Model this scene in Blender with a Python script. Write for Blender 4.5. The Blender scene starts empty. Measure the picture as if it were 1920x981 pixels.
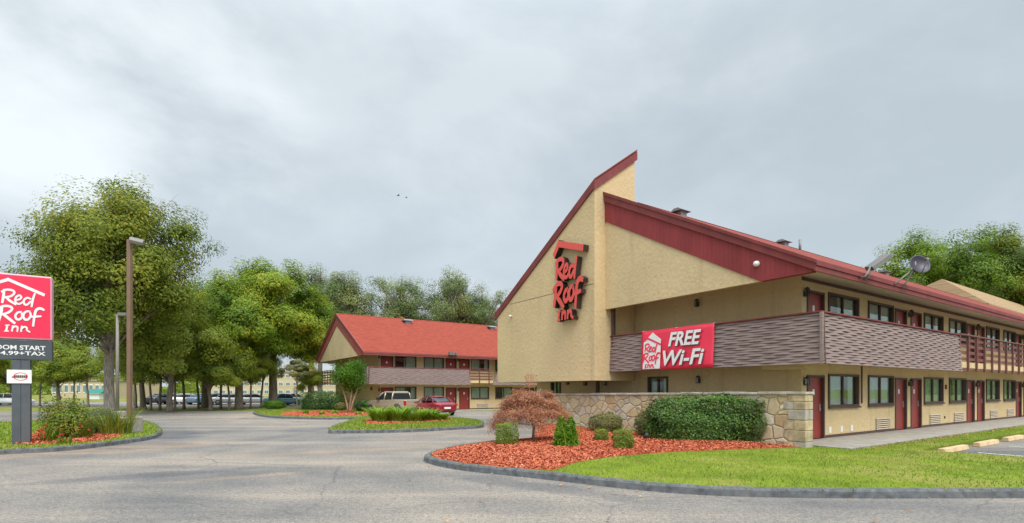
import bpy, bmesh, math, random
import numpy as np
from mathutils import Vector, Matrix
from mathutils.geometry import delaunay_2d_cdt
random.seed(7); RNG = np.random.default_rng(7)
SC = bpy.context.scene; COL = SC.collection
R = math.radians

# ------------------------------------------------------------ camera, sky, sun, exposure
cam = bpy.data.cameras.new('camera'); CAM = bpy.data.objects.new('camera', cam); COL.objects.link(CAM)
CAM.location = (0, 0, 1.75); CAM.rotation_euler = (R(90), 0, 0)
cam.lens = 18.13; cam.sensor_width = 36; cam.shift_y = 0.1247; cam.clip_start = 0.1; cam.clip_end = 4000
SC.camera = CAM
SC.render.resolution_x = 1024; SC.render.resolution_y = 523

W = bpy.data.worlds.new('World'); SC.world = W; W.use_nodes = True
nt = W.node_tree; nt.nodes.clear(); N = nt.nodes.new; LK = nt.links.new
SUN_EL, SUN_AZ = R(52), R(160)      # azimuth clockwise from +Y (behind the camera, to its right)
sky = N('ShaderNodeTexSky'); sky.sky_type = 'NISHITA'; sky.sun_disc = False
sky.sun_elevation = SUN_EL; sky.sun_rotation = SUN_AZ
bgA = N('ShaderNodeBackground'); bgA.inputs[1].default_value = 0.1; LK(sky.outputs[0], bgA.inputs[0])
tc = N('ShaderNodeTexCoord')
mp = N('ShaderNodeMapping'); mp.inputs['Scale'].default_value = (1.1, 1.1, 1.9); LK(tc.outputs['Generated'], mp.inputs[0])
nz = N('ShaderNodeTexNoise'); nz.inputs['Scale'].default_value = 2.0; nz.inputs['Detail'].default_value = 8; nz.inputs['Roughness'].default_value = 0.55
nz.inputs['Distortion'].default_value = 0.2; mp.inputs['Location'].default_value = (3.7, 1.9, 0.4)
LK(mp.outputs[0], nz.inputs['Vector'])
rp = N('ShaderNodeValToRGB'); LK(nz.outputs['Fac'], rp.inputs[0])
e = rp.color_ramp.elements
e[0].position = 0.36; e[0].color = (0.415, 0.475, 0.512, 1); e[1].position = 0.64; e[1].color = (0.565, 0.62, 0.65, 1)
m_ = e.new(0.49); m_.color = (0.475, 0.53, 0.565, 1)
# brighter break in the cloud low on the left
vm = N('ShaderNodeVectorMath'); vm.operation = 'DOT_PRODUCT'; LK(tc.outputs['Generated'], vm.inputs[0])
d = Vector((-1000, 967, 430)).normalized(); vm.inputs[1].default_value = d
mr = N('ShaderNodeMapRange'); mr.inputs[1].default_value = 0.93; mr.inputs[2].default_value = 1.03; mr.interpolation_type = 'SMOOTHSTEP'
nadd = N('ShaderNodeMath'); nadd.operation = 'MULTIPLY_ADD'; LK(nz.outputs['Fac'], nadd.inputs[0]); nadd.inputs[1].default_value = 0.30; LK(vm.outputs['Value'], nadd.inputs[2])
nsub = N('ShaderNodeMath'); nsub.operation = 'SUBTRACT'; LK(nadd.outputs[0], nsub.inputs[0]); nsub.inputs[1].default_value = 0.15
LK(nsub.outputs[0], mr.inputs[0])
mxs = N('ShaderNodeMix'); mxs.data_type = 'RGBA'; LK(mr.outputs[0], mxs.inputs[0]); LK(rp.outputs[0], mxs.inputs[6]); mxs.inputs[7].default_value = (0.74, 0.79, 0.81, 1)
sxyz = N('ShaderNodeSeparateXYZ'); LK(tc.outputs['Generated'], sxyz.inputs[0])
zr_ = N('ShaderNodeMapRange'); zr_.interpolation_type = 'SMOOTHSTEP'; zr_.inputs[1].default_value = 0.5; zr_.inputs[2].default_value = 1.0; zr_.inputs[3].default_value = 0.81; zr_.inputs[4].default_value = 2.3; LK(sxyz.outputs['Z'], zr_.inputs[0])
vs_ = N('ShaderNodeVectorMath'); vs_.operation = 'DOT_PRODUCT'; LK(tc.outputs['Generated'], vs_.inputs[0])
vs_.inputs[1].default_value = (math.sin(SUN_AZ) * math.cos(SUN_EL), math.cos(SUN_AZ) * math.cos(SUN_EL), math.sin(SUN_EL))
gl_ = N('ShaderNodeMapRange'); gl_.interpolation_type = 'SMOOTHSTEP'; gl_.inputs[1].default_value = 0.2; gl_.inputs[2].default_value = 1.0; gl_.inputs[3].default_value = 0.0; gl_.inputs[4].default_value = 1.0; LK(vs_.outputs['Value'], gl_.inputs[0])
ad_ = N('ShaderNodeMath'); ad_.operation = 'ADD'; LK(zr_.outputs[0], ad_.inputs[0]); LK(gl_.outputs[0], ad_.inputs[1])
bgB = N('ShaderNodeBackground'); LK(ad_.outputs[0], bgB.inputs[1]); LK(mxs.outputs[2], bgB.inputs[0])
ms = N('ShaderNodeMixShader'); ms.inputs[0].default_value = 0.9; LK(bgA.outputs[0], ms.inputs[1]); LK(bgB.outputs[0], ms.inputs[2])
wo = N('ShaderNodeOutputWorld'); LK(ms.outputs[0], wo.inputs[0])

sl = bpy.data.lights.new('sun', 'SUN'); sl.energy = 1.5; sl.angle = R(35); sl.color = (1, 0.95, 0.87)
SUN = bpy.data.objects.new('sun', sl); COL.objects.link(SUN)
sd = Vector((math.sin(SUN_AZ) * math.cos(SUN_EL), math.cos(SUN_AZ) * math.cos(SUN_EL), math.sin(SUN_EL)))
SUN.rotation_euler = sd.to_track_quat('Z', 'Y').to_euler()
SC.view_settings.view_transform = 'Standard'; SC.view_settings.look = 'None'
SC.view_settings.exposure = 0.72; SC.view_settings.gamma = 1; SC.view_settings.use_curve_mapping = False
SC.cycles.max_bounces = 6; SC.cycles.transparent_max_bounces = 12

# ------------------------------------------------------------ geometry helpers
F, CX, HY, EYE = 967.0, 960.0, 730.0, 1.75
def gz(Y):
    t = min(max((Y - 22) / 22.0, 0), 1); return -0.2 * t * t * (3 - 2 * t)
def G(px, py, h=0.0):                       # where the ground (raised by h) lies under this direction
    Y = 20.0
    for _ in range(12): Y = (EYE - gz(Y) - h) * F / (py - HY)
    return Vector(((px - CX) / F * Y, Y, gz(Y) + h))
UA = math.atan2(967, 1440)
U = Vector((math.cos(UA), math.sin(UA), 0)); V = Vector((-math.sin(UA), math.cos(UA), 0))
P0 = Vector((9.04, 16.1, 0)); P1 = Vector((-11.25, 43.97, -0.3))
def Lw(x, y, z=0): return P0 + U * x + V * y + Vector((0, 0, z))

def srgb(r, g, b, k=1.0):
    f = lambda c: (c / 255 / 12.92 if c / 255 <= 0.04045 else ((c / 255 + 0.055) / 1.055) ** 2.4) * k
    return (f(r), f(g), f(b), 1)

class MB:
    def __init__(s): s.v = []; s.f = []; s.mi = []; s.cur = 0; s.smooth = []
    def add(s, vs, fs, smooth=False):
        b = len(s.v); s.v += [tuple(v) for v in vs]
        for f in fs: s.f.append(tuple(b + i for i in f)); s.mi.append(s.cur); s.smooth.append(smooth)
        return s
    def box(s, x0, x1, y0, y1, z0, z1, M=None):
        vs = [Vector((x, y, z)) for x in (x0, x1) for y in (y0, y1) for z in (z0, z1)]
        if M: vs = [M @ v for v in vs]
        return s.add(vs, [(0, 1, 3, 2), (4, 6, 7, 5), (0, 4, 5, 1), (2, 3, 7, 6), (0, 2, 6, 4), (1, 5, 7, 3)])
    def prism(s, poly, a0, a1, axis='x', M=None):
        n = len(poly)
        def mk(a, p):
            v = Vector((a, p[0], p[1])) if axis == 'x' else Vector((p[0], a, p[1])) if axis == 'y' else Vector((p[0], p[1], a))
            return M @ v if M else v
        vs = [mk(a0, p) for p in poly] + [mk(a1, p) for p in poly]
        fs = [tuple(range(n)), tuple(range(2 * n - 1, n - 1, -1))] + [(i, i + n, (i + 1) % n + n, (i + 1) % n) for i in range(n)]
        return s.add(vs, fs)
    def tube(s, pts, rad, n=8, cap=True, smooth=True):
        pts = [Vector(p) for p in pts]
        rad = rad if isinstance(rad, (list, tuple)) else [rad] * len(pts)
        vs = []; up = None
        for i, p in enumerate(pts):
            t = (pts[min(i + 1, len(pts) - 1)] - pts[max(i - 1, 0)]).normalized()
            a = t.cross(Vector((0, 0, 1)) if abs(t.z) < 0.9 else Vector((1, 0, 0))).normalized()
            if up is not None:
                a = (up - t * up.dot(t)).normalized()
            up = a; b = t.cross(a)
            for k in range(n):
                q = 2 * math.pi * k / n; vs.append(p + (a * math.cos(q) + b * math.sin(q)) * rad[i])
        fs = [(i * n + k, i * n + (k + 1) % n, (i + 1) * n + (k + 1) % n, (i + 1) * n + k) for i in range(len(pts) - 1) for k in range(n)]
        s.add(vs, fs, smooth)
        if cap:
            b = len(s.v) - len(vs)
            s.f.append(tuple(b + k for k in range(n - 1, -1, -1))); s.mi.append(s.cur); s.smooth.append(False)
            s.f.append(tuple(b + (len(pts) - 1) * n + k for k in range(n))); s.mi.append(s.cur); s.smooth.append(False)
        return s
    def lathe(s, prof, c=(0, 0, 0), n=16, M=None):
        vs = []
        for r_, z in prof:
            for k in range(n):
                q = 2 * math.pi * k / n; v = Vector((r_ * math.cos(q), r_ * math.sin(q), z))
                vs.append((M @ v if M else v) + Vector(c))
        fs = [(i * n + k, i * n + (k + 1) % n, (i + 1) * n + (k + 1) % n, (i + 1) * n + k) for i in range(len(prof) - 1) for k in range(n)]
        fs += [tuple(range(n - 1, -1, -1)), tuple((len(prof) - 1) * n + k for k in range(n))]
        return s.add(vs, fs, True)
    def loft(s, secs, cap=True, smooth=True):
        n = len(secs[0]); vs = [v for q in secs for v in q]
        fs = [(i * n + k, i * n + (k + 1) % n, (i + 1) * n + (k + 1) % n, (i + 1) * n + k) for i in range(len(secs) - 1) for k in range(n)]
        if cap: fs += [tuple(range(n - 1, -1, -1)), tuple((len(secs) - 1) * n + k for k in range(n))]
        return s.add(vs, fs, smooth)
    def build(s, name, mats, parent=None, bevel=0, subsurf=0):
        me = bpy.data.meshes.new(name); me.from_pydata(s.v, [], s.f)
        mats = mats if isinstance(mats, (list, tuple)) else [mats]
        for m in mats: me.materials.append(m)
        me.polygons.foreach_set('material_index', s.mi); me.polygons.foreach_set('use_smooth', s.smooth)
        bm = bmesh.new(); bm.from_mesh(me); bmesh.ops.recalc_face_normals(bm, faces=bm.faces); bm.to_mesh(me); bm.free()
        o = bpy.data.objects.new(name, me); COL.objects.link(o)
        if parent: o.parent = parent
        if bevel:
            b = o.modifiers.new('b', 'BEVEL'); b.width = bevel; b.segments = 2; b.limit_method = 'ANGLE'; b.angle_limit = R(40)
        if subsurf:
            b = o.modifiers.new('s', 'SUBSURF'); b.levels = subsurf; b.render_levels = subsurf
        return o

def npmesh(name, verts, nper, mats, parent=None, smooth=False, attr=None, mi=None, loc=None):
    """verts: (n*nper,3) array of separate polygons with nper corners each."""
    me = bpy.data.meshes.new(name); nv = len(verts); nf = nv // nper
    me.vertices.add(nv); me.vertices.foreach_set('co', np.ascontiguousarray(verts, dtype=np.float32).ravel())
    me.loops.add(nv); me.loops.foreach_set('vertex_index', np.arange(nv, dtype=np.int32))
    me.polygons.add(nf); me.polygons.foreach_set('loop_start', np.arange(0, nv, nper, dtype=np.int32))
    try: me.polygons.foreach_set('loop_total', np.full(nf, nper, dtype=np.int32))
    except Exception: pass
    for m in (mats if isinstance(mats, (list, tuple)) else [mats]): me.materials.append(m)
    if mi is not None: me.polygons.foreach_set('material_index', mi.astype(np.int32))
    me.update(calc_edges=True)
    if attr is not None:
        a = me.attributes.new('tint', 'FLOAT', 'FACE'); a.data.foreach_set('value', attr.astype(np.float32))
    o = bpy.data.objects.new(name, me); COL.objects.link(o)
    if parent: o.parent = parent
    if loc is not None: o.location = loc
    return o

def tag(o, label=None, cat=None, group=None, kind=None):
    if label: o['label'] = label
    if cat: o['category'] = cat
    if group: o['group'] = group
    if kind: o['kind'] = kind
    return o
def empty(name, loc, rz=0, label=None, cat=None, group=None):
    o = bpy.data.objects.new(name, None); COL.objects.link(o); o.location = loc; o.rotation_euler = (0, 0, rz); o.empty_display_size = 0.2
    return tag(o, label, cat, group)
def copy_tree(o, parent=None):
    c = o.copy(); COL.objects.link(c); c.parent = parent
    for ch in [k for k in bpy.data.objects if k.parent is o]: copy_tree(ch, c)
    return c

# ------------------------------------------------------------ materials
def newmat(name):
    m = bpy.data.materials.new(name); m.use_nodes = True
    return m, m.node_tree, m.node_tree.nodes['Principled BSDF']
def node(t, kind, **kw):
    n = t.nodes.new(kind)
    for k, v in kw.items():
        if k.startswith('_'): setattr(n, k[1:], v)
        else: n.inputs[k.replace('_', ' ')].default_value = v
    return n
def coords(t, scale=(1, 1, 1)):
    c = t.nodes.new('ShaderNodeTexCoord'); m = t.nodes.new('ShaderNodeMapping'); m.inputs['Scale'].default_value = scale
    t.links.new(c.outputs['Object'], m.inputs[0]); return m.outputs[0]
def ramp(t, fac, stops):
    r_ = t.nodes.new('ShaderNodeValToRGB'); el = r_.color_ramp.elements
    el[0].position, el[0].color = stops[0]; el[1].position, el[1].color = stops[-1]
    for p, c in stops[1:-1]: q = el.new(p); q.color = c
    t.links.new(fac, r_.inputs[0]); return r_.outputs[0]
def mixc(t, fac, a, b, mode='MIX'):
    m = t.nodes.new('ShaderNodeMix'); m.data_type = 'RGBA'; m.blend_type = mode
    for s, i in ((fac, 0), (a, 6), (b, 7)):
        if isinstance(s, (int, float, tuple)): m.inputs[i].default_value = s
        else: t.links.new(s, m.inputs[i])
    return m.outputs[2]
def noise(t, vec, scale, detail=4, rough=0.55, dist=0):
    n = node(t, 'ShaderNodeTexNoise', Scale=scale, Detail=detail, Roughness=rough, Distortion=dist); t.links.new(vec, n.inputs['Vector']); return n.outputs['Fac']
def bump(t, bs, h, strength=0.3, dist=0.02):
    b = node(t, 'ShaderNodeBump', Strength=strength, Distance=dist); t.links.new(h, b.inputs['Height']); t.links.new(b.outputs[0], bs.inputs['Normal'])
def simple(name, col, rough=0.6, metal=0, var=0.12, nscale=3, bmp=0, bscale=60, spec=0.5, stain=None):
    m, t, bs = newmat(name); c = coords(t)
    n = noise(t, c, nscale, 5)
    a = tuple(x * (1 - var) for x in col[:3]) + (1,); b = tuple(min(1, x * (1 + var)) for x in col[:3]) + (1,)
    out = ramp(t, n, [(0.3, a), (0.7, b)])
    if stain:
        out = mixc(t, ramp(t, noise(t, coords(t, (3, 3, 0.35)), 1.3, 6), [(0.5, (0, 0, 0, 1)), (0.75, (1, 1, 1, 1))]), out, tuple(stain[:3]) + (1,))
    t.links.new(out, bs.inputs['Base Color'])
    bs.inputs['Roughness'].default_value = rough; bs.inputs['Metallic'].default_value = metal; bs.inputs['Specular IOR Level'].default_value = spec
    if bmp: bump(t, bs, noise(t, c, bscale, 3), bmp, 0.01)
    return m

def stucco(name, col):
    m, t, bs = newmat(name); c = coords(t)
    big = noise(t, c, 0.35, 4); fine = noise(t, coords(t), 9, 6, 0.7, 0.8)
    a = tuple(x * 0.88 for x in col[:3]) + (1,); b = tuple(x * 1.08 for x in col[:3]) + (1,)
    o = ramp(t, big, [(0.3, a), (0.7, b)])
    o = mixc(t, ramp(t, fine, [(0.42, (0, 0, 0, 1)), (0.62, (0.5, 0.5, 0.5, 1))]), o, tuple(x * 0.8 for x in col[:3]) + (1,))
    st = noise(t, coords(t, (1.6, 1.6, 0.18)), 1.1, 7, 0.65)
    o = mixc(t, ramp(t, st, [(0.55, (0, 0, 0, 1)), (0.80, (0.6, 0.6, 0.6, 1))]), o, tuple(x * 0.55 for x in col[:3]) + (1,))
    t.links.new(o, bs.inputs['Base Color']); bs.inputs['Roughness'].default_value = 0.92; bs.inputs['Specular IOR Level'].default_value = 0.2
    vo = node(t, 'ShaderNodeTexVoronoi', Scale=7.0); t.links.new(c, vo.inputs['Vector'])
    ad = t.nodes.new('ShaderNodeMath'); ad.operation = 'MULTIPLY_ADD'; t.links.new(fine, ad.inputs[0]); ad.inputs[1].default_value = 1.6; t.links.new(vo.outputs['Distance'], ad.inputs[2])
    bump(t, bs, ad.outputs[0], 0.35, 0.03)
    return m
def shingles(name, col, scale=1.0):
    m, t, bs = newmat(name)
    c = t.nodes.new('ShaderNodeTexCoord'); sp = t.nodes.new('ShaderNodeSeparateXYZ'); t.links.new(c.outputs['Object'], sp.inputs[0])
    cb = t.nodes.new('ShaderNodeCombineXYZ'); mz = t.nodes.new('ShaderNodeMath'); mz.operation = 'MULTIPLY'; mz.inputs[1].default_value = 2.1
    t.links.new(sp.outputs['X'], cb.inputs[0]); t.links.new(sp.outputs['Z'], mz.inputs[0]); t.links.new(mz.outputs[0], cb.inputs[1])
    br = node(t, 'ShaderNodeTexBrick', Scale=1.0, Mortar_Size=0.008, Bias=0.0, Brick_Width=0.33, Row_Height=0.145)
    br.inputs['Color1'].default_value = tuple(x * 0.84 for x in col[:3]) + (1,); br.inputs['Color2'].default_value = tuple(min(1, x * 1.1) for x in col[:3]) + (1,)
    br.inputs['Mortar'].default_value = tuple(x * 0.45 for x in col[:3]) + (1,)
    t.links.new(cb.outputs[0], br.inputs['Vector'])
    o = mixc(t, ramp(t, noise(t, c.outputs['Object'], 2.2, 6, 0.7), [(0.42, (0, 0, 0, 1)), (0.75, (0.4, 0.4, 0.4, 1))]), br.outputs['Color'], tuple(x * 0.75 for x in col[:3]) + (1,))
    g = noise(t, c.outputs['Object'], 90, 2)
    o = mixc(t, 0.35, o, ramp(t, g, [(0.35, (0.3, 0.3, 0.3, 1)), (0.65, (1, 1, 1, 1))]), 'MULTIPLY')
    t.links.new(o, bs.inputs['Base Color']); bs.inputs['Roughness'].default_value = 0.95; bs.inputs['Specular IOR Level'].default_value = 0.15
    bump(t, bs, br.outputs['Fac'], -0.4, 0.01)
    return m
STAINS = [(-300, 872, 500, 826, 1.5, (1.38, 1.17, 0.99, 1), 1.0), (230, 912, 640, 880, 0.32, (1.40, 1.22, 1.04, 1), 1.0), (300, 860, 900, 835, 0.5, (1.25, 1.10, 0.96, 1), 0.9),
          (-200, 925, 560, 872, 0.5, (0.70, 0.73, 0.80, 1), 0.9), (800, 885, 1300, 950, 0.55, (0.68, 0.71, 0.78, 1), 0.9), (300, 798, 330, 835, 1.6, (0.62, 0.66, 0.74, 1), 0.9),
          (1300, 945, 2100, 950, 0.4, (0.78, 0.80, 0.84, 1), 0.8), (600, 822, 900, 815, 0.9, (0.78, 0.80, 0.86, 1), 0.8), (420, 790, 620, 772, 3.0, (0.78, 0.80, 0.86, 1), 0.7)]
def scl(t, v, k):
    m = t.nodes.new('ShaderNodeMath'); m.operation = 'MULTIPLY'; t.links.new(v, m.inputs[0]); m.inputs[1].default_value = k; return m.outputs[0]
def asphalt():
    m, t, bs = newmat('asphalt'); c = coords(t)
    big = noise(t, c, 0.09, 5, 0.6, 0.6); mid = noise(t, c, 0.7, 6, 0.65); fine = noise(t, c, 38, 3, 0.85); spk = noise(t, c, 13, 4, 0.8)
    o = ramp(t, big, [(0.36, (0.135, 0.135, 0.140, 1)), (0.46, (0.215, 0.200, 0.186, 1)), (0.56, (0.275, 0.243, 0.212, 1)), (0.68, (0.37, 0.30, 0.24, 1))])
    o = mixc(t, 0.6, o, ramp(t, mid, [(0.32, (0.62, 0.64, 0.68, 1)), (0.68, (1.12, 1.10, 1.05, 1))]), 'MULTIPLY')
    # drawn out tyre-polished lanes
    ln = noise(t, coords(t, (0.16, 1.1, 1)), 0.5, 5, 0.6)
    o = mixc(t, ramp(t, ln, [(0.48, (0, 0, 0, 1)), (0.66, (0.55, 0.55, 0.55, 1))]), o, (0.38, 0.32, 0.26, 1))
    o = mixc(t, 0.85, o, ramp(t, fine, [(0.34, (0.42, 0.42, 0.44, 1)), (0.5, (0.95, 0.95, 0.95, 1)), (0.66, (1.6, 1.55, 1.45, 1))]), 'MULTIPLY')
    o = mixc(t, 0.8, o, ramp(t, spk, [(0.36, (0.62, 0.62, 0.64, 1)), (0.5, (1, 1, 1, 1)), (0.64, (1.3, 1.25, 1.18, 1))]), 'MULTIPLY')
    for (ax, ay, bx_, by_, hw_, col, st) in STAINS:
        a = G(ax, ay); b = G(bx_, by_); c_ = (a + b) / 2; d_ = b - a
        mpn = t.nodes.new('ShaderNodeMapping'); mpn.vector_type = 'TEXTURE'; mpn.inputs['Location'].default_value = (c_.x, c_.y, 0)
        mpn.inputs['Rotation'].default_value = (0, 0, math.atan2(d_.y, d_.x)); mpn.inputs['Scale'].default_value = (d_.length / 2, hw_, 1000)
        t.links.new(c, mpn.inputs[0]); ln_ = t.nodes.new('ShaderNodeVectorMath'); ln_.operation = 'LENGTH'; t.links.new(mpn.outputs[0], ln_.inputs[0])
        ad = t.nodes.new('ShaderNodeMath'); ad.operation = 'MULTIPLY_ADD'; t.links.new(noise(t, c, 0.8, 6, 0.7), ad.inputs[0]); ad.inputs[1].default_value = 1.6; t.links.new(ln_.outputs['Value'], ad.inputs[2])
        o = mixc(t, ramp(t, ad.outputs[0], [(1.25 / 2.5, (st, st, st, 1)), (1.75 / 2.5, (0, 0, 0, 1))]) if False else ramp(t, scl(t, ad.outputs[0], 0.4), [(0.52, (st, st, st, 1)), (0.66, (0, 0, 0, 1))]), o, mixc(t, 1.0, o, col, 'MULTIPLY'))
    # cracks
    w = node(t, 'ShaderNodeTexNoise', Scale=1.3, Detail=4.0); t.links.new(c, w.inputs['Vector'])
    wm = mixc(t, 0.32, c, w.outputs['Color'])
    for sc, wd, dk in ((0.30, 0.0028, 0.85), (0.8, 0.0045, 0.7), (2.2, 0.010, 0.45)):
        vo = node(t, 'ShaderNodeTexVoronoi', Scale=sc, _feature='DISTANCE_TO_EDGE'); t.links.new(wm, vo.inputs['Vector'])
        cr = ramp(t, vo.outputs['Distance'], [(0.0, (dk, dk, dk, 1)), (wd * 2, (0, 0, 0, 1))])
        msk = ramp(t, noise(t, c, 0.15 / sc * 0.5, 3), [(0.42, (0, 0, 0, 1)), (0.55, (1, 1, 1, 1))])
        cr2 = mixc(t, 1.0, cr, msk, 'MULTIPLY')
        o = mixc(t, cr2, o, (0.10, 0.097, 0.097, 1))
    t.links.new(o, bs.inputs['Base Color']); bs.inputs['Roughness'].default_value = 0.85; bs.inputs['Specular IOR Level'].default_value = 0.3
    bump(t, bs, fine, 0.5, 0.008)
    return m
def grassmat(name, a, b, dry):
    m, t, bs = newmat(name); c = coords(t)
    o = ramp(t, noise(t, c, 1.2, 5), [(0.3, a), (0.7, b)])
    o = mixc(t, ramp(t, noise(t, c, 0.45, 5, 0.6), [(0.52, (0, 0, 0, 1)), (0.72, (0.85, 0.85, 0.85, 1))]), o, dry)
    o = mixc(t, 0.7, o, ramp(t, noise(t, c, 55, 3, 0.8), [(0.35, (0.5, 0.5, 0.5, 1)), (0.65, (1.3, 1.3, 1.2, 1))]), 'MULTIPLY')
    t.links.new(o, bs.inputs['Base Color']); bs.inputs['Roughness'].default_value = 0.9; bs.inputs['Specular IOR Level'].default_value = 0.15
    bump(t, bs, noise(t, c, 60, 3), 0.6, 0.02)
    return m
def leafmat(name, stops, trans=0.42, rough=0.6):
    """leaf blades, each with its own tint between the stops"""
    m, t, bs = newmat(name)
    at = t.nodes.new('ShaderNodeAttribute'); at.attribute_name = 'tint'
    col = ramp(t, at.outputs['Fac'], stops)
    t.links.new(col, bs.inputs['Base Color']); bs.inputs['Roughness'].default_value = rough; bs.inputs['Specular IOR Level'].default_value = 0.3
    tr = t.nodes.new('ShaderNodeBsdfTranslucent'); t.links.new(col, tr.inputs[0])
    mx = t.nodes.new('ShaderNodeMixShader'); mx.inputs[0].default_value = trans
    out = t.nodes['Material Output']; t.links.new(bs.outputs[0], mx.inputs[1]); t.links.new(tr.outputs[0], mx.inputs[2]); t.links.new(mx.outputs[0], out.inputs[0])
    return m
def stonemat():
    m, t, bs = newmat('fieldstone'); c = coords(t, (1.0, 2.7, 3.6))
    w = node(t, 'ShaderNodeTexNoise', Scale=1.6, Detail=2.0); t.links.new(c, w.inputs['Vector'])
    wm = mixc(t, 0.17, c, w.outputs['Color'])
    v1 = node(t, 'ShaderNodeTexVoronoi', Scale=1.0, Randomness=0.95); t.links.new(wm, v1.inputs['Vector'])
    v2 = node(t, 'ShaderNodeTexVoronoi', Scale=1.0, Randomness=0.95, _feature='DISTANCE_TO_EDGE'); t.links.new(wm, v2.inputs['Vector'])
    sp = t.nodes.new('ShaderNodeSeparateColor'); t.links.new(v1.outputs['Color'], sp.inputs[0])
    o = ramp(t, sp.outputs[0], [(0.0, srgb(190, 168, 130)), (0.25, srgb(205, 192, 164)), (0.45, srgb(200, 172, 124)), (0.6, srgb(182, 174, 160)), (0.8, srgb(214, 202, 176)), (1.0, srgb(180, 152, 112))])
    o = mixc(t, 0.55, o, ramp(t, noise(t, coords(t), 5, 6, 0.7), [(0.3, (0.6, 0.57, 0.52, 1)), (0.7, (1.1, 1.1, 1.1, 1))]), 'MULTIPLY')
    o = mixc(t, ramp(t, v2.outputs['Distance'], [(0.010, (1, 1, 1, 1)), (0.028, (0, 0, 0, 1))]), o, srgb(160, 146, 122))
    t.links.new(o, bs.inputs['Base Color']); bs.inputs['Roughness'].default_value = 0.9
    h = ramp(t, v2.outputs['Distance'], [(0.0, (0, 0, 0, 1)), (0.09, (1, 1, 1, 1))])
    bump(t, bs, h, 0.8, 0.04)
    return m
def glassmat(name='window_glass', refl=0.5, tint=(0.75, 0.82, 0.8, 1)):
    m, t, bs = newmat(name); t.nodes.remove(bs)
    gl = t.nodes.new('ShaderNodeBsdfGlossy'); gl.inputs['Roughness'].default_value = 0.02; gl.inputs[0].default_value = (0.9, 0.95, 0.95, 1)
    tr = t.nodes.new('ShaderNodeBsdfTransparent'); tr.inputs[0].default_value = tint
    lw = node(t, 'ShaderNodeLayerWeight', Blend=refl); mx = t.nodes.new('ShaderNodeMixShader')
    c = coords(t); nb = node(t, 'ShaderNodeBump', Strength=0.06, Distance=0.02); t.links.new(noise(t, c, 1.4, 2), nb.inputs['Height']); t.links.new(nb.outputs[0], gl.inputs['Normal'])
    pw = t.nodes.new('ShaderNodeMath'); pw.operation = 'POWER'; t.links.new(lw.outputs['Facing'], pw.inputs[0]); pw.inputs[1].default_value = 3.0
    ma = t.nodes.new('ShaderNodeMath'); ma.operation = 'MULTIPLY_ADD'; t.links.new(pw.outputs[0], ma.inputs[0]); ma.inputs[1].default_value = 0.5; ma.inputs[2].default_value = 0.06; t.links.new(ma.outputs[0], mx.inputs[0]); t.links.new(tr.outputs[0], mx.inputs[1]); t.links.new(gl.outputs[0], mx.inputs[2])
    t.links.new(mx.outputs[0], t.nodes['Material Output'].inputs[0])
    return m
def siding(name, col, axis='Y', pitch=0.15):
    m, t, bs = newmat(name)
    c = t.nodes.new('ShaderNodeTexCoord'); sp = t.nodes.new('ShaderNodeSeparateXYZ'); t.links.new(c.outputs['Object'], sp.inputs[0])
    mu = t.nodes.new('ShaderNodeMath'); mu.operation = 'MULTIPLY'; mu.inputs[1].default_value = 1 / pitch; t.links.new(sp.outputs[axis], mu.inputs[0])
    fr = t.nodes.new('ShaderNodeMath'); fr.operation = 'FRACT'; t.links.new(mu.outputs[0], fr.inputs[0])
    g = ramp(t, fr.outputs[0], [(0.0, (0, 0, 0, 1)), (0.09, (1, 1, 1, 1))])
    o = ramp(t, noise(t, coords(t, (2, 2, 0.3)), 1.5, 5), [(0.3, tuple(x * 0.82 for x in col[:3]) + (1,)), (0.7, tuple(min(1, x * 1.15) for x in col[:3]) + (1,))])
    o = mixc(t, g, tuple(x * 0.45 for x in col[:3]) + (1,), o)
    t.links.new(o, bs.inputs['Base Color']); bs.inputs['Roughness'].default_value = 0.7; bs.inputs['Specular IOR Level'].default_value = 0.25
    bump(t, bs, g, 0.4, 0.01)
    return m
def barkmat(name, col):
    m, t, bs = newmat(name)
    n = noise(t, coords(t, (6, 6, 0.9)), 2.2, 6, 0.7)
    t.links.new(ramp(t, n, [(0.35, tuple(x * 0.4 for x in col[:3]) + (1,)), (0.65, tuple(x * 1.2 for x in col[:3]) + (1,))]), bs.inputs['Base Color'])
    bs.inputs['Roughness'].default_value = 0.95; bump(t, bs, n, 0.8, 0.04)
    return m
def foldmat(name, col):
    return simple(name, col, 0.85, var=0.08, nscale=2)
def reedmat(name, col):
    """weathered brown timber strips"""
    m, t, bs = newmat(name)
    n = noise(t, coords(t, (0.8, 0.8, 14)), 2.0, 6, 0.65); n2 = noise(t, coords(t), 0.9, 4)
    o = ramp(t, n, [(0.3, tuple(x * 0.66 for x in col[:3]) + (1,)), (0.7, tuple(x * 1.25 for x in col[:3]) + (1,))])
    o = mixc(t, ramp(t, n2, [(0.4, (0, 0, 0, 1)), (0.7, (0.5, 0.5, 0.5, 1))]), o, tuple(x * 1.15 for x in (col[0], col[1] * 0.97, col[2] * 0.97)) + (1,))
    t.links.new(o, bs.inputs['Base Color']); bs.inputs['Roughness'].default_value = 0.85; bs.inputs['Specular IOR Level'].default_value = 0.2
    return m

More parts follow.
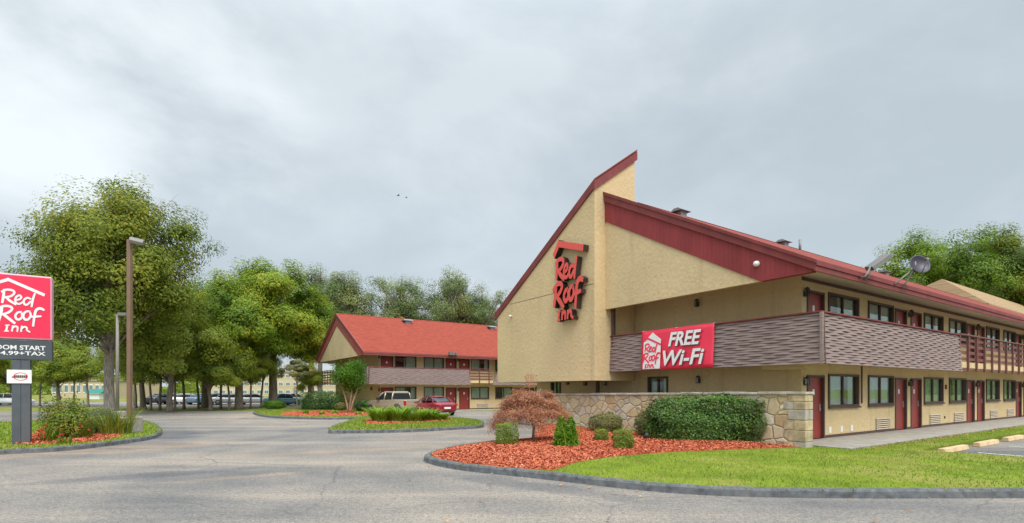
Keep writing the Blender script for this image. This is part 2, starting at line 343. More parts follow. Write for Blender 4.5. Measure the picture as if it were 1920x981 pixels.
M = dict(
    asphalt=asphalt(),
    grass=grassmat('lawn', (0.12, 0.17, 0.015, 1), (0.21, 0.27, 0.025, 1), (0.34, 0.28, 0.09, 1)),
    field=grassmat('rough_grass', (0.13, 0.17, 0.03, 1), (0.26, 0.27, 0.06, 1), (0.36, 0.28, 0.12, 1)),
    mulchbase=simple('mulch_bed', (0.42, 0.085, 0.035), 0.95, var=0.35, nscale=12, bmp=0.6, bscale=50),
    kerb=simple('kerb_concrete', (0.105, 0.11, 0.118), 0.9, var=0.45, nscale=7, bmp=0.3, stain=(0.17, 0.165, 0.16)),
    conc=simple('concrete', (0.34, 0.31, 0.265), 0.9, var=0.14, nscale=1.2, bmp=0.25, stain=(0.23, 0.205, 0.17)),
    conc2=simple('pier_concrete', (0.40, 0.36, 0.31), 0.9, var=0.25, nscale=6, bmp=0.3),
    stop=simple('wheel_stop_paint', (0.60, 0.42, 0.24), 0.85, var=0.2, nscale=5, bmp=0.2),
    white=simple('white_paint', (0.75, 0.75, 0.73), 0.6, var=0.05),
    line=simple('worn_line_paint', (0.62, 0.62, 0.60), 0.8, var=0.3, nscale=14),
    stucco=stucco('tan_stucco', (0.65, 0.495, 0.28)),
    stucco2=stucco('tan_stucco_gable', (0.64, 0.50, 0.29)),
    shing=shingles('red_brown_shingles', (0.30, 0.075, 0.058)), shingB=shingles('red_shingles', (0.36, 0.075, 0.050)), shingT=shingles('tan_shingles', (0.42, 0.29, 0.165)),
    fascia=simple('red_trim', (0.20, 0.045, 0.042), 0.6, var=0.2, nscale=1.5, spec=0.25, stain=(0.15, 0.045, 0.045)),
    fasciaB=simple('red_trim_faded', (0.23, 0.055, 0.048), 0.6, var=0.12, nscale=1.5),
    siding=siding('red_board_siding', (0.25, 0.042, 0.044)),
    sidingB=siding('faded_board_siding', (0.30, 0.085, 0.07)),
    soffit=simple('soffit', (0.62, 0.57, 0.50), 0.8, var=0.06, nscale=1),
    brown=simple('dark_brown_trim', (0.085, 0.050, 0.040), 0.6, var=0.2, nscale=3),
    rail=simple('rail_brown', (0.16, 0.062, 0.05), 0.65, var=0.2, nscale=3),
    wood=reedmat('weathered_timber', (0.27, 0.20, 0.185)),
    door=simple('red_door', (0.27, 0.034, 0.028), 0.45, var=0.08, nscale=1.5),
    metal=simple('satin_metal', (0.55, 0.54, 0.52), 0.35, 0.8, var=0.1),
    grey=simple('grey_metal', (0.22, 0.23, 0.24), 0.5, 0.2, var=0.15),
    black=simple('black_metal', (0.022, 0.022, 0.026), 0.5, var=0.2),
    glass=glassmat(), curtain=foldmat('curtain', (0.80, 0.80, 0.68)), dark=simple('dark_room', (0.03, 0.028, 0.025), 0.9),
    louver=simple('vent_beige', (0.56, 0.46, 0.33), 0.7, var=0.08), plate=simple('plate_white', (0.8, 0.8, 0.76), 0.5, var=0.03),
    stone=stonemat(), cap=simple('cap_stone', (0.42, 0.38, 0.32), 0.9, var=0.3, nscale=3, bmp=0.6, bscale=14),
    cable=simple('reed', (0.2, 0.2, 0.2)),
    signred=simple('sign_red', (0.80, 0.022, 0.075), 0.3, var=0.03), signframe=simple('sign_frame_pale_red', (0.68, 0.36, 0.44), 0.4, var=0.06),
    board=simple('reader_board', (0.060, 0.072, 0.085), 0.4, var=0.1), post=simple('sign_post_grey', (0.075, 0.085, 0.10), 0.5, var=0.15, stain=(0.11, 0.11, 0.12)),
    script=simple('letter_face_red', (0.72, 0.085, 0.065), 0.4, var=0.06), side=simple('letter_side', (0.035, 0.018, 0.016), 0.5),
    banner=simple('banner_vinyl', (0.80, 0.03, 0.075), 0.45, var=0.06, nscale=1.2), bgrey=simple('banner_shadow', (0.16, 0.05, 0.06), 0.6),
    poleb=simple('pole_bronze', (0.20, 0.125, 0.075), 0.5, 0.1, var=0.12), poleg=simple('pole_grey', (0.22, 0.20, 0.17), 0.6, var=0.1),
    bark=barkmat('bark', (0.24, 0.19, 0.14)), barkg=barkmat('bark_grey', (0.30, 0.26, 0.21)), barkp=barkmat('bark_pink', (0.46, 0.29, 0.19)), barkw=barkmat('bark_pale', (0.40, 0.33, 0.28)),
    tyre=simple('tyre_rubber', (0.02, 0.02, 0.022), 0.8), cglass=simple('car_glass', (0.02, 0.028, 0.032), 0.06, spec=0.8, var=0.05),
    lampred=simple('tail_lamp', (0.45, 0.01, 0.015), 0.2), chrome=simple('chrome', (0.6, 0.6, 0.6), 0.2, 0.9, var=0.03),
    dish=simple('dish_dark', (0.035, 0.028, 0.045), 0.4), alum=simple('aluminium', (0.19, 0.18, 0.165), 0.5, 0.3, var=0.1),
    beige=simple('far_wall_beige', (0.50, 0.40, 0.26), 0.9, var=0.08, nscale=0.2), fwin=simple('far_window', (0.13, 0.20, 0.21), 0.2, var=0.2, nscale=0.3),
)
GOLD = [(0.0, (0.020, 0.040, 0.008, 1)), (0.45, (0.085, 0.125, 0.014, 1)), (0.8, (0.20, 0.215, 0.025, 1)), (1.0, (0.31, 0.25, 0.045, 1))]
M['leafA'] = leafmat('leaf_olive', [(0.0, (0.050, 0.084, 0.012, 1)), (0.5, (0.149, 0.210, 0.019, 1)), (0.85, (0.291, 0.318, 0.030, 1)), (1.0, (0.426, 0.347, 0.048, 1))])
M['leafB'] = leafmat('leaf_bright', [(0.0, (0.057, 0.116, 0.012, 1)), (0.5, (0.177, 0.288, 0.019, 1)), (0.85, (0.330, 0.411, 0.030, 1)), (1.0, (0.458, 0.411, 0.040, 1))])
M['leafD'] = leafmat('leaf_dark', [(0.0, (0.054, 0.098, 0.017, 1)), (0.5, (0.168, 0.248, 0.030, 1)), (1.0, (0.366, 0.404, 0.048, 1))])
M['leafG'] = leafmat('leaf_greygreen', [(0.0, (0.052, 0.089, 0.028, 1)), (0.5, (0.131, 0.194, 0.058, 1)), (0.85, (0.236, 0.302, 0.090, 1)), (1.0, (0.394, 0.317, 0.102, 1))])
M['leafR'] = leafmat('leaf_russet', [(0.0, (0.143, 0.052, 0.033, 1)), (0.4, (0.389, 0.160, 0.090, 1)), (0.8, (0.595, 0.307, 0.162, 1)), (1.0, (0.724, 0.438, 0.202, 1))])
M['leafH'] = leafmat('leaf_hedge', [(0.0, (0.015, 0.045, 0.012, 1)), (0.5, (0.055, 0.13, 0.022, 1)), (1.0, (0.15, 0.25, 0.045, 1))], 0.2, 0.42)
M['leafY'] = leafmat('leaf_boxwood', [(0.0, (0.05, 0.09, 0.01, 1)), (0.5, (0.14, 0.23, 0.02, 1)), (1.0, (0.40, 0.36, 0.05, 1))], 0.25)
M['leafO'] = leafmat('leaf_bronze', [(0.0, (0.065, 0.065, 0.026, 1)), (0.5, (0.169, 0.195, 0.052, 1)), (1.0, (0.390, 0.247, 0.117, 1))], 0.25)
M['leafL'] = leafmat('leaf_lily', [(0.0, (0.05, 0.13, 0.008, 1)), (0.5, (0.14, 0.30, 0.016, 1)), (1.0, (0.30, 0.46, 0.04, 1))], 0.3)
M['blade'] = leafmat('grass_blade', [(0.0, (0.075, 0.135, 0.012, 1)), (0.45, (0.185, 0.29, 0.020, 1)), (0.8, (0.31, 0.38, 0.04, 1)), (1.0, (0.50, 0.40, 0.15, 1))], 0.25)
M['chip'] = leafmat('mulch_chip', [(0.0, (0.20, 0.05, 0.03, 1)), (0.5, (0.50, 0.125, 0.055, 1)), (0.85, (0.60, 0.19, 0.10, 1)), (1.0, (0.66, 0.40, 0.27, 1))], 0.0, 0.9)
M['litter'] = leafmat('fallen_leaf', [(0.0, (0.25, 0.09, 0.03, 1)), (0.5, (0.50, 0.22, 0.07, 1)), (1.0, (0.62, 0.45, 0.18, 1))], 0.1, 0.8)
M['petalR'] = simple('petal_red', (0.62, 0.02, 0.03), 0.5); M['petalW'] = simple('petal_white', (0.75, 0.72, 0.70), 0.5)

# ------------------------------------------------------------ 2-D outlines, sheets, scatter
def smooth_closed(pts, n=6, closed=True):
    out = []; m = len(pts)
    rng_ = range(m) if closed else range(m - 1)
    for i in rng_:
        g = (lambda k: Vector(pts[k % m][:2])) if closed else (lambda k: Vector(pts[min(max(k, 0), m - 1)][:2]))
        a, b, c, e_ = g(i - 1), g(i), g(i + 1), g(i + 2)
        for k in range(n):
            t = k / n
            out.append(0.5 * ((2 * b) + (c - a) * t + (2 * a - 5 * b + 4 * c - e_) * t * t + (3 * b - a - 3 * c + e_) * t ** 3))
    if not closed: out.append(Vector(pts[-1][:2]))
    return out
def inside(poly, P):
    x, y = P[:, 0], P[:, 1]; r_ = np.zeros(len(P), bool); n = len(poly)
    for i in range(n):
        x0, y0 = poly[i][0], poly[i][1]; x1, y1 = poly[(i + 1) % n][0], poly[(i + 1) % n][1]
        c = ((y0 > y) != (y1 > y)); r_ ^= c & (x < (x1 - x0) * (y - y0) / ((y1 - y0) + 1e-12) + x0)
    return r_
def sheet(name, poly, h, mat, step=0.5, hf=None, parent=None):
    pts = [Vector(p[:2]) for p in poly]
    if 0.08 < h < 0.13:      # tuck the edge under the kerb
        ar = sum(pts[i].x * pts[(i + 1) % len(pts)].y - pts[(i + 1) % len(pts)].x * pts[i].y for i in range(len(pts))); sg = 1 if ar > 0 else -1; q = []
        for i in range(len(pts)):
            t = (pts[(i + 1) % len(pts)] - pts[i - 1]).normalized(); q.append(pts[i] + Vector((-t.y, t.x)) * sg * 0.07)
        pts = q
    A = np.array([[p.x, p.y] for p in pts])
    x0, y0 = A.min(0); x1, y1 = A.max(0)
    gx, gy = np.meshgrid(np.arange(x0, x1, step), np.arange(y0, y1, step)); Q = np.stack([gx.ravel(), gy.ravel()], 1); Q = Q[inside(poly, Q)]
    vs = pts + [Vector(q) for q in Q]; n = len(pts)
    r_ = delaunay_2d_cdt(vs, [(i, (i + 1) % n) for i in range(n)], [], 1, 1e-4)
    co = [(v.x, v.y, gz(v.y) + h + (hf(v.x, v.y) if hf else 0)) for v in r_[0]]
    mb = MB(); mb.add(co, [tuple(f) for f in r_[2]], True)
    if h > 0.08:
        rim = [(p.x, p.y, gz(p.y) + h + (hf(p.x, p.y) if hf else 0)) for p in pts]; low = [(x, y, z - h - 0.03) for x, y, z in rim]
        mb.add(rim + low, [(i, (i + 1) % n, n + (i + 1) % n, n + i) for i in range(n)])
    return mb.build(name, mat, parent)
def edge_dist(poly, P):
    d_ = np.full(len(P), 1e9); n = len(poly)
    for i in range(n):
        a = np.array([poly[i][0], poly[i][1]]); b = np.array([poly[(i + 1) % n][0], poly[(i + 1) % n][1]]); ab = b - a
        t = np.clip(((P - a) @ ab) / (ab @ ab + 1e-9), 0, 1); q = a + t[:, None] * ab; d_ = np.minimum(d_, np.hypot(*(P - q).T))
    return d_
def kerb(name, pts, w=0.16, h=0.14, closed=True, mat=None):
    """kerb band running just inside the outline, with a rounded front lip"""
    n = len(pts); secs = []
    ar = sum(pts[i].x * pts[(i + 1) % n].y - pts[(i + 1) % n].x * pts[i].y for i in range(n))
    sg = 1 if ar > 0 else -1
    for i in range(n):
        a = pts[(i - 1) % n] if closed or i > 0 else pts[i]; b = pts[(i + 1) % n] if closed or i < n - 1 else pts[i]
        t = (b - a).normalized(); nn = Vector((-t.y, t.x)) * sg
        p = pts[i]; z = gz(p.y); jit = 0.006 * math.sin(i * 1.7)
        prof = [(0, -0.05), (0.015, h * 0.75 + jit), (0.045, h + jit), (w, h + jit), (w, -0.05)]
        secs.append([(p.x + nn.x * q, p.y + nn.y * q, z + k) for q, k in prof])
    if closed: secs.append(secs[0])
    mb = MB(); mb.loft(secs, cap=not closed, smooth=False); return mb.build(name, mat or M['kerb'])
def scatter(poly, n, holes=()):
    A = np.array([[p[0], p[1]] for p in poly]); lo, hi = A.min(0), A.max(0)
    P = RNG.uniform(lo, hi, (n, 2)); k = inside(poly, P)
    for hl in holes: k &= ~inside(hl, P)
    return P[k]
gzv = np.vectorize(gz)
def blades(name, P, h, mat, hgt=(0.028, 0.058), wid=0.009, lean=0.5, label=None, zf=None, tint=None):
    n = len(P); z = gzv(P[:, 1]) + h + (zf(P) if zf else 0); B = np.column_stack([P, z - 0.005])
    a = RNG.uniform(0, 2 * np.pi, n); H = RNG.uniform(*hgt, n); L = RNG.normal(0, lean, (n, 2)) * H[:, None]
    s = np.column_stack([np.cos(a), np.sin(a), np.zeros(n)]) * wid
    top = B + np.column_stack([L, H]); v = np.stack([B - s, B + s, top], 1).reshape(-1, 3)
    tt = RNG.uniform(0, 1, n) if tint is None else tint
    o = npmesh(name, v, 3, mat, attr=tt); tag(o, label, 'grass', kind='stuff'); return o

# ------------------------------------------------------------ ground
def strips(name, x0, x1, ys, h, mat, kind='structure'):
    mb = MB(); vs = []
    for y in ys: vs += [(x0, y, gz(y) + h), (x1, y, gz(y) + h)]
    mb.add(vs, [(2 * i, 2 * i + 1, 2 * i + 3, 2 * i + 2) for i in range(len(ys) - 1)], True); return tag(mb.build(name, mat), kind=kind)
YS = [-60, -10, 10, 20] + list(range(22, 46, 2))
strips('ground', -1500, 1500, [-800] + YS + [60, 120, 400, 2500], -0.012, M['field'])
strips('parking_lot', -70, 110, YS + [45.8], 0.0, M['asphalt'])
strips('far_parking_lot', -95, -14, [57, 80], 0.004, M['asphalt'])

# right lot next to the facade
lot_corner = [(0.3, -3.0), (0.75, -5.0), (1.4, -9.0)]
front = [(-2.13, 12.5), (-1.2, 11.2), (0.52, 10.07), (2.6, 8.72), (4.63, 8.30), (8.24, 8.28), (12, 8.35), (15.2, 8.9)]
L2 = lambda x, y: (Lw(x, y).x, Lw(x, y).y)
back = [L2(1.35, -8.6), L2(0.75, -5.0), L2(0.3, -3.0), L2(8, -3.0), L2(20, -3.0), L2(44, -3.0), L2(44, -1.86), L2(20, -1.86), L2(8, -1.86), L2(-1.1, -1.86), L2(-1.1, 0.3)]
wS = Vector((8.12, 14.28)); wdir = Vector((V.x, V.y))            # stone wall front corner and run
wE = wS + wdir * 11.9
leftb = [(wE.x + 0.3, wE.y), (wE.x - 0.15, wE.y - 0.3), tuple(G(1000, 819, .13))[:2], tuple(G(924, 826, .13))[:2], tuple(G(862, 834, .13))[:2], tuple(G(818, 844, .13))[:2]]
bed = [Vector(p) for p in smooth_closed([Vector(p) for p in front], 8, False)] + [Vector(p) for p in back] + [Vector(p) for p in smooth_closed([Vector(p) for p in leftb], 5, False)]
kerb_o = kerb('front_kerb', bed[:8 * 7 + 1] if False else smooth_closed([Vector(p) for p in [leftb[3], leftb[4], leftb[5]] + front], 8, False), closed=False)
# kerb() picks its inner side from the signed area of the run
tag(kerb_o, kind='structure')
def mound(x, y): return 0.0
tag(sheet('lawn', bed, 0.125, M['grass'], 0.6), kind='structure')
mul_px = [(862, 837), (924, 829), (1000, 822)]
run_ = smooth_closed([Vector(p) for p in [leftb[4], leftb[5]] + front], 8, False); inn = []
for i in range(6, 8 * 3 + 6):
    t_ = (run_[i + 1] - run_[i - 1]).normalized(); q_ = run_[i] + Vector((-t_.y, t_.x)) * 0.18
    inn.append(q_)
inn = [q_ for q_ in inn if CX + F * q_.x / q_.y < 1018]
mulch = [G(a, b, .14) for a, b in mul_px] + [Vector((wE.x - 0.2, wE.y - 0.05, 0)), Vector((wS.x - 0.1, wS.y + 0.05, 0)), G(1500, 838, .14), G(1400, 841, .14), G(1240, 848, .14), G(1150, 855, .14), G(1085, 865, .14), G(1035, 881, .14)] + inn[::-1]
mulch = [Vector((p[0], p[1])) for p in mulch]
mA = mulch
def mz(x, y):
    dd = edge_dist(mA, np.array([[x, y]]))[0]; return 0.10 * (1 - math.exp(-dd / 0.6))
tag(sheet('mulch_ground', mulch, 0.131, M['mulchbase'], 0.3, mz), kind='structure')
def mzv(P): return 0.10 * (1 - np.exp(-edge_dist(mA, P) / 0.6))
P = scatter(bed, 330000, [mulch]); 
keep = (P[:, 1] < 24) & (P[:, 0] < 22); P = P[keep]
near = np.clip(1.35 - (P[:, 1] - 8) / 14, 0.15, 1); P = P[RNG.uniform(0, 1, len(P)) < near]
dpt_ = np.exp(-(((P[:, 0] - 9.3) / 2.6) ** 2 + ((P[:, 1] - 10.8) / 0.8) ** 2)); dry = (1.1 * dpt_ + np.sin(P[:, 0] * 0.9 + 1.3) * np.cos(P[:, 1] * 1.3 + P[:, 0] * 0.4) + RNG.normal(0, 0.35, len(P)))
tint = np.clip(0.42 + 0.14 * np.sin(P[:, 0] * 1.7 + P[:, 1]) + RNG.normal(0, 0.17, len(P)) + 0.55 * (dry > 0.8) , 0, 1)
blades('lawn_grass', P, 0.125, M['blade'], label='bright green mown grass of the front lawn', tint=tint)
def chips(name, poly, n, h, mat, zf=None, size=(0.03, 0.085), label=None, cat='mulch', holes=()):
    P = scatter(poly, n, holes); n = len(P); z = gzv(P[:, 1]) + h + (zf(P) if zf else 0)
    C = np.column_stack([P, z + RNG.uniform(0.0, 0.03, n)])
    a = RNG.uniform(0, 2 * np.pi, n); l = RNG.uniform(*size, n) * 0.5; w = RNG.uniform(0.006, 0.016, n); tl = RNG.normal(0, 0.35, n)
    u = np.column_stack([np.cos(a), np.sin(a), np.sin(tl)]) * l[:, None]; t2 = RNG.normal(0, 0.6, n)
    s = np.column_stack([-np.sin(a), np.cos(a), np.sin(t2)]) * w[:, None]
    v = np.stack([C - u - s, C + u - s, C + u + s, C - u + s], 1).reshape(-1, 3)
    return tag(npmesh(name, v, 4, mat, attr=np.clip(RNG.beta(2.2, 2.2, n), 0, 1)), label, cat, kind='stuff')
chips('wood_mulch', mulch, 120000, 0.135, M['chip'], mzv, size=(0.02, 0.065), label='orange red wood chip mulch of the front bed')
# leaf litter along the walkway edge and kerb
strip = [Vector(L2(-0.6, -2.3)), Vector(L2(14, -2.15)), Vector(L2(14, -1.86)), Vector(L2(-1.0, -1.86))]
chips('leaf_litter', strip, 4200, 0.13, M['litter'], size=(0.03, 0.09), label='brown leaves and pebbles lining the walkway edge', cat='leaves')
rd = [Vector(p) for p in ((-3, 6.5), (10, 6.8), (10, 8.25), (4.6, 8.27), (2.5, 8.6), (0.3, 10.0), (-2.3, 12.2))]
P = scatter(rd, 400); dk = edge_dist(rd[3:], P)
q = P[(dk < 0.5) | (RNG.uniform(0, 1, len(P)) < 0.12)][:150]
C = np.column_stack([q, np.full(len(q), 0.012)]); a = RNG.uniform(0, 6.28, len(q)); s_ = RNG.uniform(0.015, 0.045, len(q))[:, None]
u = np.column_stack([np.cos(a), np.sin(a), RNG.uniform(-.2, .5, len(q))]) * s_; w_ = np.column_stack([-np.sin(a), np.cos(a), RNG.uniform(-.2, .2, len(q))]) * s_ * 0.7
tag(npmesh('fallen_leaves', np.stack([C - u, C + w_, C + u, C - w_], 1).reshape(-1, 3) + np.array([0, 0, 0.02]), 4, M['litter'], attr=RNG.uniform(0, 1, len(q))), 'orange fallen leaves lying along the front kerb', 'leaves', kind='stuff')

# walkway slab in front of the main building, with joints
wk = MB()
for i in range(30):
    wk.box(-1.1 + i * 1.55, -1.1 + i * 1.55 + 1.54, -1.85, -0.002, 0.0, 0.15)
wk.box(-1.41, -0.002, 0.003, 13.6, 0.0, 0.149)
o = wk.build('walkway', M['conc'], bevel=0.008); o.location = P0; o.rotation_euler = (0, 0, UA); tag(o, kind='structure')
# lot lines and wheel stops
lm = MB()
for i in range(6):
    x = 2.0 + i * 2.9; lm.box(x, x + 0.1, -8.2, -3.7, 0.004, 0.008)
o = lm.build('parking_line', M['line']); o.location = P0; o.rotation_euler = (0, 0, UA); tag(o, kind='structure')
stops = None
for i, (x, lab) in enumerate(((1.75, 'nearest of the tan concrete wheel stops beside the lawn, at the lot corner'), (4.65, 'second tan concrete wheel stop along the grass strip'), (7.6, 'third tan concrete wheel stop along the grass strip, farther off'), (10.6, 'farthest visible tan concrete wheel stop along the grass strip'))):
    if stops is None:
        mb = MB(); mb.prism([(-0.1, 0), (0.1, 0), (0.075, 0.13), (-0.075, 0.13)], -0.95, 0.95, 'x'); stops = o = mb.build('wheel_stop', M['stop'], bevel=0.015)
    else: o = stops.copy(); COL.objects.link(o)
    o.location = Lw(x + 0.2, -3.2, 0.003); o.rotation_euler = (0, 0, UA); tag(o, lab, 'wheel stop', 'wheel stops at the head of the lot')

# ------------------------------------------------------------ islands
def island(name, pxs, mat='grass', h=0.12, nblade=0, mulchpx=None, nchip=0, lab=''):
    pts = smooth_closed([G(a, b, 0.0) for a, b in pxs], 6); tag(kerb(name + '_kerb', pts), kind='structure')
    tag(sheet(name + '_lawn', pts, h, M[mat], 1.0), kind='structure')
    mp_ = None
    if mulchpx:
        mp_ = smooth_closed([G(a, b, h) for a, b in mulchpx], 4); tag(sheet(name + '_mulch', mp_, h + 0.012, M['mulchbase'], 1.0), kind='structure')
        chips(name + '_wood_mulch', mp_, nchip, h + 0.02, M['chip'], size=(0.05, 0.14), label='orange red mulch of the ' + lab)
    if nblade: blades(name + '_grass', scatter(pts, nblade, [mp_] if mp_ else []), h, M['blade'], (0.05, 0.10), 0.016, label='mown green grass of the ' + lab)
    return pts
island('sign_island', [(-260, 872), (0, 853), (120, 846), (215, 835), (285, 824), (304, 813), (292, 801), (262, 792), (200, 787), (120, 790), (0, 797), (-200, 800)], nblade=50000,
       mulchpx=[(25, 833), (120, 832), (190, 826), (228, 817), (215, 809), (120, 808), (60, 815)], nchip=7000, lab='island under the pole sign')
island('middle_island', [(615, 811), (650, 813), (760, 811), (860, 806), (900, 803), (907, 799), (895, 792), (840, 786), (760, 783), (690, 785), (650, 795)], nblade=30000,
       mulchpx=[(690, 796), (760, 794), (835, 790), (845, 787), (800, 784), (700, 786)], nchip=6000, lab='middle island')
island('far_island', [(474, 776), (500, 783), (560, 786), (640, 787), (700, 784), (735, 779), (720, 772), (640, 769), (540, 770), (490, 772)], nblade=20000,
       mulchpx=[(530, 779), (600, 781), (690, 779), (705, 775), (640, 771), (545, 772)], nchip=5000, lab='island by the second building')
# verge beyond the road on the left
vp = [G(-300, 812, .01), G(60, 803, .01), G(160, 797, .01), G(60, 799, .01), G(-300, 803, .01)]
vg = [Vector((-60, 26.5)), Vector((-24, 26.5)), Vector((-22, 27.2)), Vector((-24, 28)), Vector((-60, 28.5))]
tag(sheet('roadside_verge', vg, 0.03, M['grass'], 2), kind='structure')

# ------------------------------------------------------------ lettering
def cr(pts, n=5):
    if len(pts) < 3: return [Vector(p) for p in pts]
    return smooth_closed([Vector((p[0], p[1], 0)) for p in pts], n, False)
LOGO = {
 'roof': [([(5, 137), (46, 121)], 7.5), ([(44, 121), (208, 180)], 7.5)],
 'Red': [([(27, 170), (24, 200), (19, 229)], 6.2), ([(16, 180), (38, 169), (66, 171), (72, 183), (56, 198), (30, 205)], 5.2), ([(34, 203), (54, 220), (79, 234)], 5.8),
         ([(82, 214), (98, 208), (104, 198), (95, 191), (82, 199), (76, 214), (82, 228), (96, 231), (110, 222)], 4.6),
         ([(146, 204), (131, 200), (116, 213), (118, 230), (131, 232), (146, 216)], 4.8), ([(166, 178), (157, 205), (151, 240)], 5.4)],
 'Roof': [([(18, 249), (12, 280), (3, 314)], 6.8), ([(-4, 262), (24, 246), (54, 246), (62, 258), (44, 275), (14, 286)], 5.6), ([(24, 284), (48, 302), (74, 322)], 6.4),
          ([(104, 268), (88, 272), (77, 288), (84, 303), (98, 302), (108, 288), (104, 270)], 5.2),
          ([(142, 263), (124, 266), (113, 284), (120, 302), (136, 300), (147, 282), (142, 264)], 5.4),
          ([(208, 252), (192, 246), (176, 252), (167, 270), (158, 330)], 6.4), ([(148, 288), (170, 286), (194, 283)], 5.0)],
 'Inn': [([(41, 333), (36, 360)], 5.0), ([(32, 334), (50, 332)], 2.6), ([(28, 361), (47, 360)], 2.6), ([(66, 335), (62, 359)], 4.4), ([(63, 348), (76, 337), (87, 341), (86, 360)], 4.2),
         ([(107, 335), (103, 359)], 4.4), ([(104, 348), (118, 337), (129, 341), (130, 352), (143, 360)], 4.2)],
}
def stroke_mesh(mb, strokes, org, right, up, sx, sz, d0, d1, x_c=102, y_c=240, fat=1.0, cf=0, cs=0):
    """ribbon letters; each stroke's face lies a little off its neighbours'"""
    out = right.cross(up)
    for si, (pts, w) in enumerate(strokes):
        pl = cr(pts); n = len(pl); L_, R_ = [], []
        for i, p in enumerate(pl):
            a = pl[max(i - 1, 0)]; b = pl[min(i + 1, n - 1)]; t = (Vector(b[:2]) - Vector(a[:2])).normalized(); nn = Vector((-t.y, t.x))
            ww = w * fat * (0.86 + 0.22 * math.sin(math.pi * i / max(n - 1, 1))) if n > 2 else w * fat
            q = Vector(p[:2])
            if i == 0: q = q - t * w * 0.5
            if i == n - 1: q = q + t * w * 0.5
            L_.append(q + nn * ww); R_.append(q - nn * ww)
        def wv(q, d_): return org + right * ((q.x - x_c) * sx) + up * (-(q.y - y_c) * sz) + out * d_
        dd = d1 + 0.0025 * (si % 7); vs = []
        for i in range(n): vs += [wv(L_[i], dd), wv(R_[i], dd), wv(L_[i], d0), wv(R_[i], d0)]
        mb.cur = cf; mb.add(vs, [(4 * i, 4 * i + 1, 4 * i + 5, 4 * i + 4) for i in range(n - 1)])
        sidef = [(4 * i, 4 * i + 4, 4 * i + 6, 4 * i + 2) for i in range(n - 1)] + [(4 * i + 1, 4 * i + 3, 4 * i + 7, 4 * i + 5) for i in range(n - 1)] + [(0, 2, 3, 1), (4 * n - 4, 4 * n - 3, 4 * n - 1, 4 * n - 2)]
        mb.cur = cs; mb.add(vs, sidef); mb.cur = 0
def text_mb(mb, s, org, right, up, height, width=None, offset=0.0, shear=0.0, depth=0.01, align='CENTER'):
    cu = bpy.data.curves.new('t', 'FONT'); cu.body = s; cu.offset = offset; cu.shear = shear; cu.extrude = 0.5; cu.align_x = 'LEFT'; cu.resolution_u = 3
    ob = bpy.data.objects.new('t', cu); COL.objects.link(ob); bpy.context.view_layer.update()
    me = bpy.data.meshes.new_from_object(ob.evaluated_get(bpy.context.evaluated_depsgraph_get()))
    vs = np.array([v.co[:] for v in me.vertices]); lo, hi = vs.min(0), vs.max(0); w, h = hi[0] - lo[0], hi[1] - lo[1]
    kz = height / h; kx = (width / w) if width else kz; out = right.cross(up)
    co = [org + right * ((v[0] - (lo[0] + hi[0]) / 2) * kx) + up * ((v[1] - (lo[1] + hi[1]) / 2) * kz) + out * ((v[2] + 0.5) * depth) for v in vs]
    mb.add(co, [tuple(p.vertices) for p in me.polygons])
    bpy.data.objects.remove(ob); bpy.data.curves.remove(cu); bpy.data.meshes.remove(me)
XR, YR, ZU = Vector((1, 0, 0)), Vector((0, -1, 0)), Vector((0, 0, 1))

# ------------------------------------------------------------ motel buildings
def wall_open(mb, x0, x1, z0, z1, ops, y0, y1, along='x'):
    def bx(a, b, c, e_):
        if b - a < 1e-4 or e_ - c < 1e-4: return
        if along == 'x': mb.box(a, b, y0, y1, c, e_)
        else: mb.box(y0, y1, a, b, c, e_)
    ops = sorted(ops); cur = x0
    for (a, b, c, e_) in ops:
        bx(cur, a, z0, z1); bx(a, b, z0, c); bx(a, b, e_, z1); cur = b
    bx(cur, x1, z0, z1)

def lamp_part(root, x, y, z, nx, ny):
    """coach lantern bracketed off a wall; (nx, ny) points out of the wall"""
    mb = MB(); c = Vector((x + nx * 0.1, y + ny * 0.1, z)); n = Vector((nx, ny, 0))
    mb.box(c.x - 0.055, c.x + 0.055, c.y - 0.055, c.y + 0.055, z - 0.13, z - 0.10)
    mb.lathe([(0.085, 0), (0.05, 0.06), (0.015, 0.08)], (c.x, c.y, z + 0.08), 8)
    for sx in (-1, 1):
        for sy in (-1, 1): mb.box(c.x + sx * 0.05 - 0.008, c.x + sx * 0.05 + 0.008, c.y + sy * 0.05 - 0.008, c.y + sy * 0.05 + 0.008, z - 0.1, z + 0.08)
    mb.box(x - 0.03 if nx == 0 else min(x, x + nx * 0.045), x + 0.03 if nx == 0 else max(x, x + nx * 0.045), y - 0.03 if ny == 0 else min(y, y + ny * 0.045), y + 0.03 if ny == 0 else max(y, y + ny * 0.045), z - 0.12, z + 0.04)
    w = mb.build('wall_lamp', M['black'], root)
    g = MB(); g.box(c.x - 0.04, c.x + 0.04, c.y - 0.04, c.y + 0.04, z - 0.1, z + 0.075); g.build('lamp_glass', M['glass'], w)
